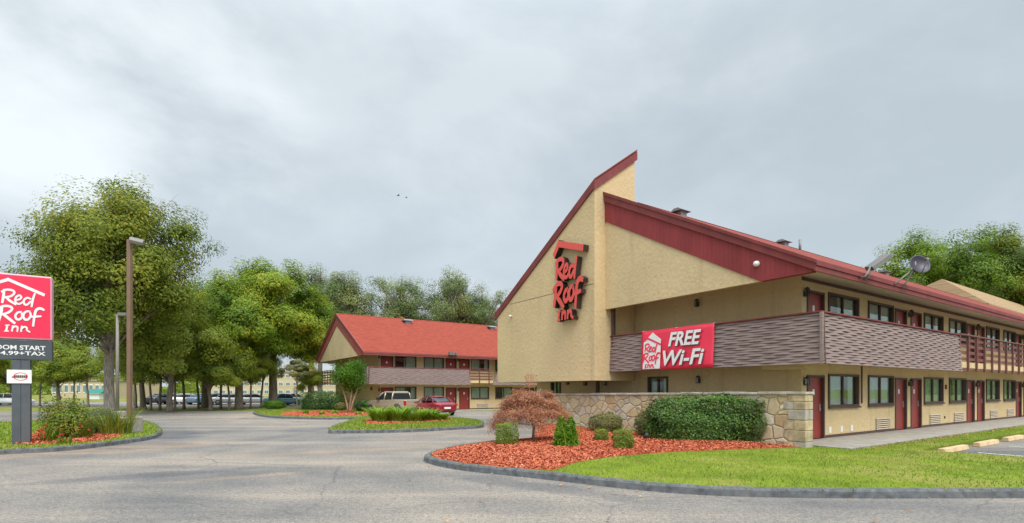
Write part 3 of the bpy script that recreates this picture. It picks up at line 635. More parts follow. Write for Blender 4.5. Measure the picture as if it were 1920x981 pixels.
def door_part(root, x0, x1, z0, h=2.05, plate=True):
    mb = MB(); mb.box(x0 + 0.07, x1 - 0.07, 0.07, 0.12, z0 + 0.01, z0 + h - 0.07)
    dr = mb.build('door', M['door'], root)
    f = MB(); f.box(x0, x0 + 0.07, -0.03, 0.13, z0, z0 + h); f.box(x1 - 0.07, x1, -0.03, 0.13, z0, z0 + h); f.box(x0 + 0.071, x1 - 0.071, -0.028, 0.13, z0 + h - 0.07, z0 + h - 0.002)
    f.build('door_frame', M['brown'], dr)
    hd = MB(); hd.box(x1 - 0.2, x1 - 0.13, 0.045, 0.07, z0 + 0.88, z0 + 1.12); hd.box(x1 - 0.25, x1 - 0.15, 0.02, 0.045, z0 + 0.95, z0 + 0.975)
    hd.build('door_handle', M['metal'], dr)
    if plate:
        p = MB(); p.box((x0 + x1) / 2 - 0.06, (x0 + x1) / 2 + 0.06, 0.058, 0.07, z0 + 1.42, z0 + 1.6); p.build('number_plate', M['plate'], dr)
def window_part(root, a0, a1, z0, z1, along='x', sgn=1, curt='closed', frame='brown', at=0.0):
    """two-light window let into the wall; parts: frame, pane, curtain"""
    def mk(): return MB()
    def bx(mb, a, b, c, e_, z, zz):
        if along == 'x': mb.box(a, b, at + c, at + e_, z, zz)
        else: mb.box(at + c, at + e_, a, b, z, zz)
    f = mk(); t = 0.075; m_ = (a0 + a1) / 2
    bx(f, a0, a0 + t, -0.045, 0.1, z0, z1); bx(f, a1 - t, a1, -0.045, 0.1, z0, z1)
    bx(f, a0 + t, a1 - t, -0.043, 0.098, z0, z0 + t); bx(f, a0 + t, a1 - t, -0.043, 0.098, z1 - t, z1)
    bx(f, m_ - 0.025, m_ + 0.025, 0.0, 0.09, z0 + t, z1 - t); bx(f, a0 - 0.03, a1 + 0.03, -0.09, -0.046, z0 - 0.045, z0 + 0.012)
    w = f.build('window', M[frame], root)
    p = mk(); bx(p, a0 + t, m_ - 0.026, 0.04, 0.046, z0 + t, z1 - t); bx(p, m_ + 0.026, a1 - t, 0.055, 0.061, z0 + t, z1 - t); p.build('pane', M['glass'], w)
    c = mk(); n = 46; vs = []
    segs = {'closed': [(a0, a1)], 'gap': [(a0, m_ + 0.1), (a1 - 0.45, a1)], 'open': [(a0, a0 + 0.35), (a1 - 0.35, a1)], 'half': [(m_ - 0.1, a1)]}[curt]
    for s0, s1 in segs:
        k = max(6, int((s1 - s0) / 0.045)); vs = []
        for i in range(k + 1):
            a = s0 + (s1 - s0) * i / k; yy = 0.135 + 0.022 * math.sin(i * 1.9) + 0.012 * math.sin(i * 0.7 + a0)
            for z in (z0 + 0.01, z1 - 0.01): vs.append((a, at + yy, z) if along == 'x' else (at + yy, a, z))
        c.add(vs, [(2 * i, 2 * i + 2, 2 * i + 3, 2 * i + 1) for i in range(k)], True)
    c.build('curtain', M['curtain'], w)
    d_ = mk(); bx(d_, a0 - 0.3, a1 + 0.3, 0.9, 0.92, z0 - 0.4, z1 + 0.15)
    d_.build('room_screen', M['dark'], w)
def grille_part(root, x0, x1, z0, z1):
    mb = MB(); mb.box(x0, x1, -0.012, 0.0, z0, z1)
    for i in range(6):
        z = z0 + 0.03 + (z1 - z0 - 0.06) * i / 5
        mb.add([(x0 + 0.03, -0.045, z - 0.024), (x1 - 0.03, -0.045, z - 0.024), (x1 - 0.03, -0.012, z + 0.022), (x0 + 0.03, -0.012, z + 0.022)], [(0, 1, 2, 3)])
    mb.cur = 1; mb.box(x0 + 0.03, x1 - 0.03, -0.016, -0.0125, z0 + 0.03, z1 - 0.03)
    g = mb.build('air_grille', [M['louver'], M['brown']], root)
def cladding(root, a, b, zb, zt, slant=0.09, end_cut=(0, 0), rows=19, nrm=None, period=0.86, name='balcony_cladding'):
    """woven timber strips between plan points a and b; bottom stands out by slant; end_cut lengthens the bottom at each end"""
    a, b = Vector(a), Vector(b); t = (b - a).normalized(); n = Vector(nrm); Lg = (b - a).length
    mb = MB(); hh = (zt - zb) / rows
    def P_(s, f, off): # f: 0 bottom .. 1 top
        q = a + t * s + n * (slant * (1 - f) + off); return q
    for r_ in range(rows):
        f0, f1 = r_ / rows, (r_ + 1) / rows
        s0 = -end_cut[0] * (1 - f0); s1 = Lg + end_cut[1] * (1 - f0); k = max(8, int((s1 - s0) / 0.075)); secs = []
        for i in range(k + 1):
            s = s0 + (s1 - s0) * i / k; w = (0.013 + 0.004 * math.sin(r_ * 5.3 + s * 0.7)) * math.sin(2 * math.pi * s / period + math.pi * r_ + 0.8 * math.sin(r_ * 2.1) + 0.3 * math.sin(s * 1.3 + r_))
            g = 0.006 * math.sin(s * 9 + r_ * 3)
            z0 = zb + hh * r_ + 0.003; z1 = zb + hh * (r_ + 1) - 0.006 + g * 0.5
            q0 = P_(s, f0, 0.04 + w); q1 = P_(s, f1, 0.026 + w)
            secs.append([(q0.x, q0.y, z0), (q1.x, q1.y, z1), (q1.x - n.x * 0.016, q1.y - n.y * 0.016, z1), (q0.x - n.x * 0.016, q0.y - n.y * 0.016, z0)])
        mb.loft(secs, True, False)
    mb.cur = 1   # dark backing
    q = [P_(-end_cut[0], 0, -0.02), P_(Lg + end_cut[1], 0, -0.02), P_(Lg, 1, -0.02), P_(0, 1, -0.02)]; zz = [zb, zb, zt, zt]
    vs = [(p.x, p.y, z) for p, z in zip(q, zz)] + [(p.x - n.x * 0.05, p.y - n.y * 0.05, z) for p, z in zip(q, zz)]
    mb.add(vs, [(0, 1, 2, 3), (7, 6, 5, 4), (0, 4, 5, 1), (1, 5, 6, 2), (2, 6, 7, 3), (3, 7, 4, 0)])
    return mb.build(name, [M['wood'], M['brown']], root)
def railing(root, a, b, z0=2.9, z1=3.92, sp=1.05):
    a, b = Vector(a), Vector(b); t = (b - a).normalized(); n = Vector((t.y, -t.x)); Lg = (b - a).length
    ang = math.atan2(t.y, t.x); T = Matrix.Translation((a.x, a.y, 0)) @ Matrix.Rotation(ang, 4, 'Z')
    mb = MB(); k = int(Lg / sp)
    for i in range(k + 1): mb.box(i * sp - 0.045, i * sp + 0.045, -0.07, 0.0, z0 - 0.42, z1, T)
    for z in (z0 + 0.02, z0 + 0.28, z0 + 0.54, z0 + 0.8): mb.box(0, Lg, 0.002, 0.04, z, z + 0.12, T)
    mb.box(0, Lg, -0.09, 0.07, z1 + 0.001, z1 + 0.05, T)
    mb.box(0, Lg, 0.003, 0.05, z0 - 0.35, z0 - 0.14, T)
    return mb.build('railing', M['rail'], root)

def motel(root, length, ridge, tower, units, period, clad_x, eave_b=4.97, eave_t=5.25, faded=False, ups=None, clad_y1=6.86, roofm='shing', nwin=2.2, wins=(2.89, 5.84)):
    Y0, Y1, YM = -1.25, 15.05, 6.9; GX = -1.8; FL = 2.8; fas = M['fasciaB'] if faded else M['fascia']; sid = M['sidingB'] if faded else M['siding']
    sl_ = (ridge - eave_t) / (YM - Y0)
    # openings
    doors, wnds = [], []
    for u0 in units:
        for q in (0.0, 1.52 * period / 8.2):
            if u0 + q > 0.03 and u0 + q < length - 2: doors.append((u0 + q, u0 + q + 1.12))
        for q in wins:
            if u0 + q * period / 8.2 > 0.1 and u0 + q + 3 < length: wnds.append((u0 + q * period / 8.2, u0 + q * period / 8.2 + nwin))
    w = MB()
    for z, zt in ((0.15, 2.8), (2.8, 5.4)):
        zf = z if z < 1 else 2.85
        ops = [(a, b, zf, zf + 2.05) for a, b in doors] + [(a, b, zf + 1.0, zf + 2.11) for a, b in wnds]
        wall_open(w, 0, length, z, zt, ops, 0.0, 0.2)
    w.box(0, length, 13.6, 13.8, 0.15, 5.4)
    eo = [(5.14, 6.17, 1.15, 2.26), (11.8, 12.6, 1.15, 2.26)] if tower else []
    wall_open(w, 0.201, 13.599, 0.15, 5.4, eo, 0.0, 0.2, 'y'); w.box(length - 0.2, length, 0.201, 13.599, 0.15, 5.4)
    w.build('wall', M['stucco'], root)
    bt = MB(); bt.box(0.02, length, -0.02, -0.002, 0.155, 0.25)
    if False: pass
    tr = MB(); tr.box(0, length, -0.035, -0.002, 5.16, 5.26); tr.build('wall_trim', M['brown'], root)
    # plinth strips between doors
    bt = MB(); cur = 0.0
    for a, b in sorted(doors) + [(length, length)]:
        if a > cur: bt.box(cur, a, -0.02, -0.002, 0.155, 0.24)
        cur = b
    bt.build('plinth', M['brown'], root)
    fl = MB(); fl.box(0, length, 0.2, 13.6, 2.72, 2.8); fl.box(0.2, length - 0.2, 0.2, 13.6, 0.05, 0.16); fl.build('floor_slab', M['dark'], root)
    for a, b in doors:
        for z in (0.15, 2.85): door_part(root, a, b, z)
    styles = ['gap', 'closed', 'closed', 'half', 'closed', 'gap', 'closed', 'open']
    for i, (a, b) in enumerate(sorted(wnds)):
        for j, z in enumerate((1.15, 3.85)): window_part(root, a, b, z, z + 1.11, curt=styles[(i + 3 * j) % 8])
    for i, (a, b) in enumerate(sorted(wnds)):
        if i > 0 or not tower: grille_part(root, a + 0.62, a + 1.95, 0.25, 0.68)
    sd_ = sorted(doors)
    for i in range(len(sd_)):
        a = sd_[i][0] - 0.17 if i == 0 else (sd_[i - 1][1] + sd_[i][0]) / 2
        if i > 0 and sd_[i][0] - sd_[i - 1][1] > 1: continue
        for z in (2.0, 4.78): lamp_part(root, a, 0.0, z, 0, -1)
    if tower:
        window_part(root, 5.14, 6.17, 1.15, 2.26, 'y', curt='open'); window_part(root, 11.8, 12.6, 1.15, 2.26, 'y', curt='half')
        for y, z in ((3.7, 2.1), (3.76, 4.95), (7.75, 4.3), (8.6, 2.05), (9.9, 2.05), (11.2, 2.1)): lamp_part(root, 0.0, y, z, -1, 0)
        for x in (1.75, 2.55, 3.3):
            p = MB(); p.box(x, x + 0.14, -0.016, 0.0, 0.3, 0.5); p.build('outlet_plate', M['plate'], root)
        c = MB(); c.tube([(4.1, -0.03, 1.25), (4.1, -0.03, 2.6)], 0.022); c.build('conduit', M['brown'], root)
        a_ = MB(); a_.box(12.35, 12.47, -0.05, 0, 1.75, 1.95); a_.build('alarm_box', M['fascia'], root)
        a_ = MB(); a_.box(11.95 + 0.3, 12.0 + 0.3, -0.04, 0, 0.45, 0.55); a_.build('hose_tap', M['brown'], root)
    else: lamp_part(root, 0.0, 2.0, 2.1, -1, 0)
    # upper walkway
    bs_ = MB(); bs_.box(-1.4, length, -1.2, -0.002, 2.62, 2.85); bs_.box(-1.4, -0.002, 0.0, 13.6 if not tower else 6.8, 2.62, 2.85)
    bs_.box(-0.6, -0.003, -0.4, 0.95, 2.36, 2.619); bs_.build('upper_walkway', M['stucco'], root)
    cladding(root, (-1.4, -1.2), (clad_x, -1.2), 2.46, 3.88, nrm=(0, -1), end_cut=(0.0, 0.12))
    cladding(root, (-1.4, clad_y1), (-1.4, -1.29), 2.46, 3.88, nrm=(-1, 0), end_cut=(0.06 if tower else 0.1, 0.09))
    cp = MB(); cp.box(-1.49, clad_x, -1.29, -1.13, 3.885, 3.925); cp.box(-1.49, -1.33, -1.129, clad_y1, 3.885, 3.925); cp.build('balcony_cap', fas, root)
    cp = MB(); cp.box(-1.535, -1.46, -1.335, -1.26, 2.45, 3.88); cp.build('corner_board', M['wood'], root)
    railing(root, (clad_x + 0.05, -1.2), (min(length, 42) if tower else 10.5, -1.2))
    # roof
    th = 0.13
    rf = MB(); rf.prism([(Y0, eave_t), (YM, ridge), (YM, ridge - th), (Y0, eave_t - th)], GX, length + 1.0)
    rx = GX if not tower else 0.0
    rf.prism([(YM, ridge), (Y1, eave_t), (Y1, eave_t - th), (YM, ridge - th)], rx, length + 1.0)
    roof = rf.build('roof', M[roofm], root)
    rc = MB(); rc.prism([(YM - 0.14, ridge - 0.055), (YM, ridge + 0.03), (YM + 0.14, ridge - 0.055), (YM, ridge - 0.02)], rx if not tower else 0.2, length + 1); rc.build('ridge_cap', M[roofm], roof)
    def vent(x, y, s=1.0):
        z = ridge - abs(y - YM) * sl_
        v = MB(); v.box(x - 0.2 * s, x + 0.2 * s, y - 0.16 * s, y + 0.16 * s, z - 0.25, z + 0.14 * s)
        v.prism([(y - 0.3 * s, z + 0.141 * s), (y + 0.3 * s, z + 0.141 * s), (y + 0.12 * s, z + 0.26 * s), (y - 0.12 * s, z + 0.26 * s)], x - 0.36 * s, x + 0.36 * s)
        v.build('roof_vent', M['grey'], roof)
    if tower:
        vent(2.7, YM - 0.25); vent(11.3, YM - 0.25); vent(24, YM - 0.3)
        p = MB(); p.tube([(12.9, YM - 0.3, ridge - 0.3), (12.9, YM - 0.3, ridge + 0.42)], 0.07); p.build('vent_pipe', M['grey'], roof)
    else:
        vent(4.9, YM - 1.0, 1.3); vent(14.8, YM - 1.0, 1.3)
    fa = MB(); fa.box(GX - 0.04, length + 1, Y0 - 0.05, Y0 - 0.002, eave_b, eave_t - 0.02); fa.box(GX - 0.042, length + 1, Y0 - 0.085, Y0 - 0.051, eave_t - 0.13, eave_t + 0.005)
    fa.box(rx, length + 1, Y1 + 0.002, Y1 + 0.05, eave_b, eave_t - 0.02); fa.build('fascia', fas, root)
    so = MB(); so.prism([(Y0, eave_b + 0.01), (0.0, 5.31), (0.0, 5.34), (Y0, eave_b + 0.04)], GX + 0.2, length + 1)
    so.prism([(Y1, eave_b + 0.01), (13.8, 5.31), (13.8, 5.34), (Y1, eave_b + 0.04)], rx + 0.2, length + 1)
    so.box(GX + 0.2, 0, 0.0, 13.8 if not tower else 6.8, 5.37, 5.40); so.build('soffit', M['soffit'], root)
    # gable end
    def gable(ylo, yhi, flip):
        m = (lambda y: 2 * YM - y) if flip else (lambda y: y)
        P_ = lambda pl: [(m(y), z) for y, z in pl]
        st = MB(); st.prism(P_([(-0.9, eave_b), (YM - 0.001, eave_b), (YM - 0.001, ridge - 0.2), (-0.9, eave_b + 0.1)]), GX + 0.06, GX + 0.20); st.build('gable_panel', M['stucco2'], root)
        si = MB(); si.prism(P_([(-1.2, eave_b - 0.004), (0.31, eave_b - 0.004), (YM - 0.002, ridge - 1.14), (YM - 0.002, ridge - 0.21), (-1.2, eave_t - 0.14)]), GX + 0.02, GX + 0.21); si.build('gable_siding', sid, root)
        ra = MB(); ra.prism(P_([(Y0 - 0.04, eave_t - 0.26), (Y0 - 0.04, eave_t + 0.01), (YM, ridge + 0.02), (YM, ridge - 0.34)]), GX - 0.045, GX + 0.018)
        ra.prism(P_([(Y0 - 0.08, eave_t - 0.08), (Y0 - 0.08, eave_t + 0.015), (YM, ridge + 0.045), (YM, ridge - 0.08)]), GX - 0.08, GX - 0.046); ra.build('rake_board', fas, root)
    gable(Y0, YM, False)
    if not tower: gable(Y0, YM, True)
    return roof

# main building
MAIN = empty('motel_building', P0, UA, 'tan two-storey motel with slanted stucco tower, red roof and woven balcony in front', 'motel')
motel(MAIN, 58, 9.68, True, [6.99 - 8.2 + 8.2 * k for k in range(0, 6)], 8.2, 9.6)
TX0, TX1, TY0, TY1 = -2.33, -0.05, 6.86, 14.07
tz = lambda x, y: 10.02 - 0.596 * (y - TY0) + 0.728 * (x - TX0)
tw = MB(); pl = [(TX0, TY0), (TX0, TY1), (TX1, TY1), (TX1, TY0)]
tw.add([(x, y, 2.1) for x, y in pl] + [(x, y, tz(x, y) - 0.1) for x, y in pl], [(0, 1, 2, 3), (7, 6, 5, 4), (0, 4, 5, 1), (1, 5, 6, 2), (2, 6, 7, 3), (3, 7, 4, 0)])
TOWER = tw.build('tower', M['stucco'], MAIN)
tr = MB()
o_ = 0.07
def rb(p, q, n, w=0.3, t=0.06):
    (x0, y0), (x1, y1) = p, q
    a = [(x0, y0, tz(x0, y0) + 0.03), (x1, y1, tz(x1, y1) + 0.03), (x1, y1, tz(x1, y1) - w), (x0, y0, tz(x0, y0) - w)]
    b = [(x + n[0] * t, y + n[1] * t, z) for x, y, z in a]
    tr.add(a + b, [(0, 1, 2, 3), (7, 6, 5, 4), (0, 4, 5, 1), (1, 5, 6, 2), (2, 6, 7, 3), (3, 7, 4, 0)])
rb((TX0 - 0.003, TY0 - 0.06), (TX0 - 0.003, TY1 + 0.22), (-1, 0)); rb((TX0 - 0.065, TY0 - 0.003), (TX1 + 0.1, TY0 - 0.003), (0, -1), 0.32, 0.064)
tr.build('tower_rake_board', M['fascia'], TOWER)
tr = MB(); pp = [(TX0 - 0.06, TY0 - 0.06), (TX0 - 0.06, TY1 + 0.22), (TX1 + 0.1, TY1 + 0.22), (TX1 + 0.1, TY0 - 0.06)]
tr.add([(x, y, tz(x, y) + 0.032) for x, y in pp] + [(x, y, tz(x, y) + 0.09) for x, y in pp], [(0, 1, 2, 3), (7, 6, 5, 4), (0, 4, 5, 1), (1, 5, 6, 2), (2, 6, 7, 3), (3, 7, 4, 0)]); tr.build('tower_roof', M['shing'], TOWER)
cj = MB(); cj.box(TX0 - 0.004, TX0 - 0.001, TY0 + 0.05, 12.9, 5.945, 5.965); cj.build('control_joint', M['brown'], TOWER)
po = MB(); po.box(-1.45, -1.33, 6.7, 6.82, 2.86, 5.36); po.box(-0.9, -0.78, 8.2, 8.32, 0.15, 2.6); po.build('post', M['brown'], MAIN)
a_ = MB(); a_.lathe([(0.09, 0), (0.09, 0.04), (0.07, 0.1), (0.03, 0.13)], (0, 0, 0), 12, Matrix.Translation((-1.78, 0.4, 5.5)) @ Matrix.Rotation(R(-90), 4, 'Y')); a_.build('dome_light', M['white'], MAIN)
a_ = MB(); a_.lathe([(0.06, 0), (0.06, 0.1), (0.03, 0.14)], (0, 0, 0), 10, Matrix.Translation((-2.33, 12.8, 5.35)) @ Matrix.Rotation(R(-90), 4, 'Y')); a_.build('dome_light', M['white'], TOWER)
# wall-mounted channel letters (a sign of its own)
WS = empty('wall_sign', Lw(-2.33, 8.17, 4.74), UA, 'large red script channel letters reading Red Roof Inn on the tan tower wall', 'sign')
org = Vector((0, 0, 1.50)) 
LOGO_W = dict(LOGO); LOGO_W['roof'] = [([(3, 150), (40, 116)], 10), ([(38, 119), (206, 156)], 10)]
for k, part in (('roof', 'roof_emblem'), ('Red', 'red_lettering'), ('Roof', 'roof_lettering'), ('Inn', 'inn_lettering')):
    mb = MB(); stroke_mesh(mb, LOGO_W[k], Vector((0, 0, 1.55)), YR, ZU, 0.0090, 0.01345, 0.06 if k != 'roof' else 0.02, 0.30, fat=1.32 if k != 'roof' else 1, cf=0, cs=1)
    mb.build(part, [M['script'], M['side']], WS)
bp = MB(); bp.box(-0.07, 0.0, -0.62, 0.62, 0.85, 1.05); bp.box(-0.07, 0.0, -0.5, 0.5, 1.95, 2.1); bp.build('raceway', M['side'], WS)

# banner
BA = empty('banner', Lw(-1.56, 3.56, 2.44), UA, 'red vinyl banner reading FREE Wi-Fi hung on the woven balcony', 'banner')
mb = MB(); vs = []; nx, nzv = 26, 10
def bo(a, f): return -0.05 - 0.015 * math.sin(a * 5.2 + f * 2) - 0.01 * math.sin(f * 9 + a * 2) - 0.10 * (1 - f)
for i in range(nx + 1):
    for j in range(nzv + 1):
        a = i / nx; f = j / nzv; vs.append((bo(a * 3, f) + 0.10, 1.54 - 3.08 * a + 0.02 * f, 0.02 + 1.47 * f))
mb.add(vs, [(i * (nzv + 1) + j, (i + 1) * (nzv + 1) + j, (i + 1) * (nzv + 1) + j + 1, i * (nzv + 1) + j + 1) for i in range(nx) for j in range(nzv)], True)
o = mb.build('sheet', M['banner'], BA); sm = o.modifiers.new('s', 'SOLIDIFY'); sm.thickness = 0.004
upb = Vector((0.10, 0, 1.46)).normalized()
ob_ = Vector((-0.10, 0, 0.0))
def bpt(x, z, k=0.0): return Vector((-0.085 - k + 0.0685 * z / 1.0, -x, z))
mb = MB(); hs = [(-1.42, 0.06), (-1.42, 1.06), (-1.02, 1.40), (-0.62, 1.12), (-0.62, 0.06)]
mb.add([bpt(x, z, 0.012) for x, z in hs] + [bpt(x, z, 0.004) for x, z in hs], [tuple(range(5)), tuple(range(9, 4, -1))] + [(i, i + 5, (i + 1) % 5 + 5, (i + 1) % 5) for i in range(5)]); mb.build('house_panel', M['white'], BA)
mb = MB(); rr = LOGO['Red'] + LOGO['Roof'] + LOGO['Inn'] + LOGO['roof']
stroke_mesh(mb, rr, bpt(-1.03, 0.66), YR, upb, 0.0038, 0.0046, 0.018, 0.022, fat=1.0); mb.build('script_lettering', M['banner'], BA)
for nm, mt, dx, dz_, dp in (('lettering_shadow', 'bgrey', 0.028, -0.024, 0.014), ('lettering', 'white', 0, 0, 0.024)):
    mb = MB(); text_mb(mb, 'FREE', bpt(0.40 + dx, 1.08 + dz_, dp), YR, upb, 0.50, 1.34, 0.028, 0.22, 0.006); text_mb(mb, 'Wi-Fi', bpt(0.36 + dx, 0.42 + dz_, dp), YR, upb, 0.54, 1.72, 0.022, 0.22, 0.006)
    mb.build(nm, M[mt], BA)
mb = MB()
for x in (-1.5, 0, 1.5): mb.tube([bpt(x, 1.48), (0.16, -x, 1.52)], 0.008, 6)
mb.build('tie', M['white'], BA)

# satellite dish and floodlight at the eave
DI = empty('satellite_dish', Lw(3.5, -1.35, 5.2), UA, 'dark satellite dish on two metal arms at the eave', 'satellite dish')
Md = Matrix.Translation((0.55, -0.35, 0.62)) @ Vector((-0.55, -0.8, 0.30)).to_track_quat('Z', 'Y').to_matrix().to_4x4()
mb = MB(); prof = [(0.02 + 0.31 * i / 8, 0.10 * (i / 8) ** 2) for i in range(9)]
mb.lathe(prof + [(0.33, 0.085)] + [(r_ - 0.01, z - 0.02) for r_, z in reversed(prof[1:])], (0, 0, 0), 28, Md); mb.build('reflector', M['dish'], DI)
mb = MB(); mb.tube([(-0.35, 0.0, -0.05), (0.5, -0.28, 0.55)], 0.025); mb.tube([(0.25, 0.0, -0.12), (0.5, -0.28, 0.5)], 0.025); mb.tube([(0.5, -0.28, 0.4), (0.5, -0.28, 0.75)], 0.035); mb.build('mounting_arm', M['alum'], DI)
mb = MB(); e0 = Md @ Vector((0, 0.3, 0.03)); e1 = Md @ Vector((0, -0.0, 0.42)); e0 = Md @ Vector((0, -0.30, 0.08)); mb.tube([e0, e1], 0.014); mb.tube([e1, e1 + (Md.to_3x3() @ Vector((0, 0, -0.09)))], 0.04); mb.build('receiver_arm', M['alum'], DI)
FLd = empty('floodlight', Lw(1.05, -1.36, 5.1), UA, 'grey box floodlight tilted up on a bracket at the eave', 'floodlight')
Mf = Matrix.Translation((0.22, -0.25, 0.46)) @ Matrix.Rotation(R(-40), 4, 'Z') @ Matrix.Rotation(R(-36), 4, 'Y') @ Matrix.Rotation(R(14), 4, 'X')
mb = MB(); mb.prism([(-0.19, -0.07), (0.19, -0.07), (0.16, 0.07), (-0.16, 0.07)], -0.32, 0.32, 'x', Mf); mb.build('housing', M['alum'], FLd, bevel=0.01)
mb = MB(); mb.box(-0.26, 0.26, -0.15, 0.15, -0.078, -0.071, Mf); mb.build('lens', M['grey'], FLd)
mb = MB(); mb.tube([(-0.3, 0.05, -0.02), (-0.28, -0.1, 0.0), (-0.2, -0.14, 0.12), (-0.05, -0.15, 0.32)], 0.028); mb.tube([(-0.05, 0.04, -0.05), (-0.05, -0.12, 0.0), (-0.02, -0.15, 0.3)], 0.02); mb.build('bracket', M['alum'], FLd)

# second building
B2 = empty('motel_building', P1, UA, 'smaller looking motel block with bright red gabled roof, farther off behind the cars', 'motel')
motel(B2, 30, 9.20, False, [6.2 - 7.55 + 7.55 * k for k in range(0, 4)], 7.55, 7.98, eave_b=4.86, eave_t=5.12, faded=True, clad_y1=8.6, roofm='shingB', nwin=2.0)
railing(B2, (-1.4, 13.6), (-1.4, 8.7)); cladding(B2, (-1.4, 15.0), (-1.4, 13.7), 2.46, 3.88, nrm=(-1, 0), end_cut=(0.2, 0.3))
cladding(B2, (11.2, -1.2), (30, -1.2), 2.46, 3.88, nrm=(0, -1), end_cut=(0.75, 0)); cladding(B2, (11.8, -1.2), (30, -1.2), 3.89, 4.95, nrm=(0, -1), end_cut=(0.55, 0), rows=13, name='stair_cladding')
wk = MB(); wk.box(-1.5, 30, -1.9, -0.002, 0.0, 0.15); o = wk.build('second_walkway', M['conc'], bevel=0.01); o.location = P1; o.rotation_euler = (0, 0, UA); tag(o, kind='structure')
for x, lab in ((1.0, 0), (6.0, 0)):
    f = MB(); f.box(x - 0.25, x + 0.25, -1.75, -1.4, 5.1, 5.35); f.box(x + 0.35, x + 0.6, -1.7, -1.4, 5.1, 5.3); f.tube([(x, -1.28, 5.0), (x, -1.5, 5.15)], 0.03)
    if x > 5: f.build('eave_floodlight', M['alum'], B2)

# tan-roofed building behind the right end
P3 = Lw(46, 7.1, -0.3)
B3 = empty('tan_roof_building', P3, UA, 'building with plain tan gabled roof behind the motel on the right', 'building')
mb = MB(); mb.box(0.6, 39.5, 0, 10, 0, 9.85); mb.build('wall', M['stucco'], B3)
mb = MB(); pts_ = [(0, -.6, 9.9), (40, -.6, 9.9), (40, 10.6, 9.9), (0, 10.6, 9.9), (1.2, 3.2, 12.95), (38, 3.2, 12.95)]
mb.add(pts_ + [(x, y, z - .14) for x, y, z in pts_], [(0, 1, 5, 4), (1, 2, 5), (2, 3, 4, 5), (3, 0, 4), (6, 7, 11, 10), (7, 8, 11), (8, 9, 10, 11), (9, 6, 10), (0, 1, 7, 6), (1, 2, 8, 7), (2, 3, 9, 8), (3, 0, 6, 9)])
mb.build('roof', M['shingT'], B3)

# ------------------------------------------------------------ stone wall
SW = empty('stone_wall', (wS.x, wS.y, 0), UA, 'low tan fieldstone wall with pale cap stones behind the hedge', 'wall')
TH = 0.36; Lw_ = 11.9
ztop = lambda y: 1.60 - 0.012 * y
mb = MB(); mb.add([(0, 0, 0), (TH, 0, 0), (TH, Lw_, -.1), (0, Lw_, -.1), (0, 0, ztop(0)), (TH, 0, ztop(0)), (TH, Lw_, ztop(Lw_)), (0, Lw_, ztop(Lw_))], [(0, 1, 5, 4), (1, 2, 6, 5), (2, 3, 7, 6), (3, 0, 4, 7), (4, 5, 6, 7), (0, 3, 2, 1)])
mb.build('masonry', M['stone'], SW)
mb = MB(); y = -0.05
while y < Lw_:
    l = random.uniform(0.4, 0.85); h_ = 0.085 + random.uniform(-0.012, 0.012); j = random.uniform(-0.012, 0.012)
    mb.box(-0.055 + j, TH + 0.05 + j, y + 0.006, min(y + l, Lw_ + 0.03) - 0.006, ztop(y) + 0.004, ztop(y) + h_); y += l
mb.build('coping', M['cap'], SW, bevel=0.012)
mb = MB(); z = 0.0; k = 0
quoin = []
while z < 1.56:
    h_ = min(random.uniform(0.19, 0.34), 1.585 - z); wv = 0.46 if k % 2 else 0.3
    mb.cur = k % 3; mb.box(-0.02 - random.uniform(0, .012), TH + 0.015 + random.uniform(0, .01), -0.025, wv, z + 0.008, z + h_ - 0.008); z += h_; k += 1
    if wv < 0.4: mb.cur = (k + 1) % 3; mb.box(-0.018, 0.1, wv + 0.012, wv + 0.3, z - h_ + 0.01, z - 0.01)
mq = [simple('quoin_grey', (0.38, 0.34, 0.28), 0.9, var=0.35, nscale=4, bmp=0.5, bscale=20), simple('quoin_tan', (0.42, 0.33, 0.21), 0.9, var=0.4, nscale=4, bmp=0.5, bscale=20), simple('quoin_gold', (0.47, 0.37, 0.22), 0.9, var=0.38, nscale=4, bmp=0.5, bscale=20)]
mb.build('quoin', mq, SW, bevel=0.014)

# ------------------------------------------------------------ pole sign
SP = G(41, 832, .12); SP.z = 0.12
PS = empty('pole_sign', SP, UA, 'red square pole sign reading Red Roof Inn over a price board on a grey post', 'sign')
zr = lambda py: EYE - (py - HY) / F * SP.y - SP.z
hw = 0.70
mb = MB(); mb.box(-0.20, -0.005, -0.13, 0.13, -0.1, zr(676)); mb.box(0.005, 0.20, -0.13, 0.13, -0.1, zr(676)); mb.box(-0.1, 0.1, -0.09, 0.09, 0, zr(672)); mb.build('post', M['post'], PS)
mb = MB(); mb.box(-hw, hw, -0.17, 0.17, zr(637), zr(516.5)); mb.build('cabinet', M['signframe'], PS, bevel=0.03)
mb = MB(); mb.box(-hw + 0.035, hw - 0.035, -0.18, -0.171, zr(634), zr(519.5)); mb.box(-hw + 0.035, hw - 0.035, 0.171, 0.18, zr(634), zr(519.5)); mb.build('sign_face', M['signred'], PS)
mb = MB(); kx, kz = 0.00482, 1 / 2.516 / F * SP.y
for k in ('roof', 'Red', 'Roof', 'Inn'):
    stroke_mesh(mb, LOGO[k], Vector((0.01, -0.18, zr(480 + 240 / 2.516))), XR, ZU, kx, kz, 0.0, 0.006, fat=0.92)
mb.build('lettering', M['white'], PS)
mb = MB(); mb.box(-hw + 0.0, hw - 0.0, -0.13, 0.13, zr(675), zr(638.5)); mb.build('price_board', M['board'], PS, bevel=0.01)
mb = MB(); text_mb(mb, 'ROOM START', Vector((-0.06, -0.131, zr(652.5))), XR, ZU, 0.135, 1.22, 0.018, 0, 0.004); text_mb(mb, '$54.99+TAX', Vector((-0.06, -0.131, zr(663.5))), XR, ZU, 0.135, 1.22, 0.018, 0, 0.004)
mb.build('price_lettering', M['white'], PS)
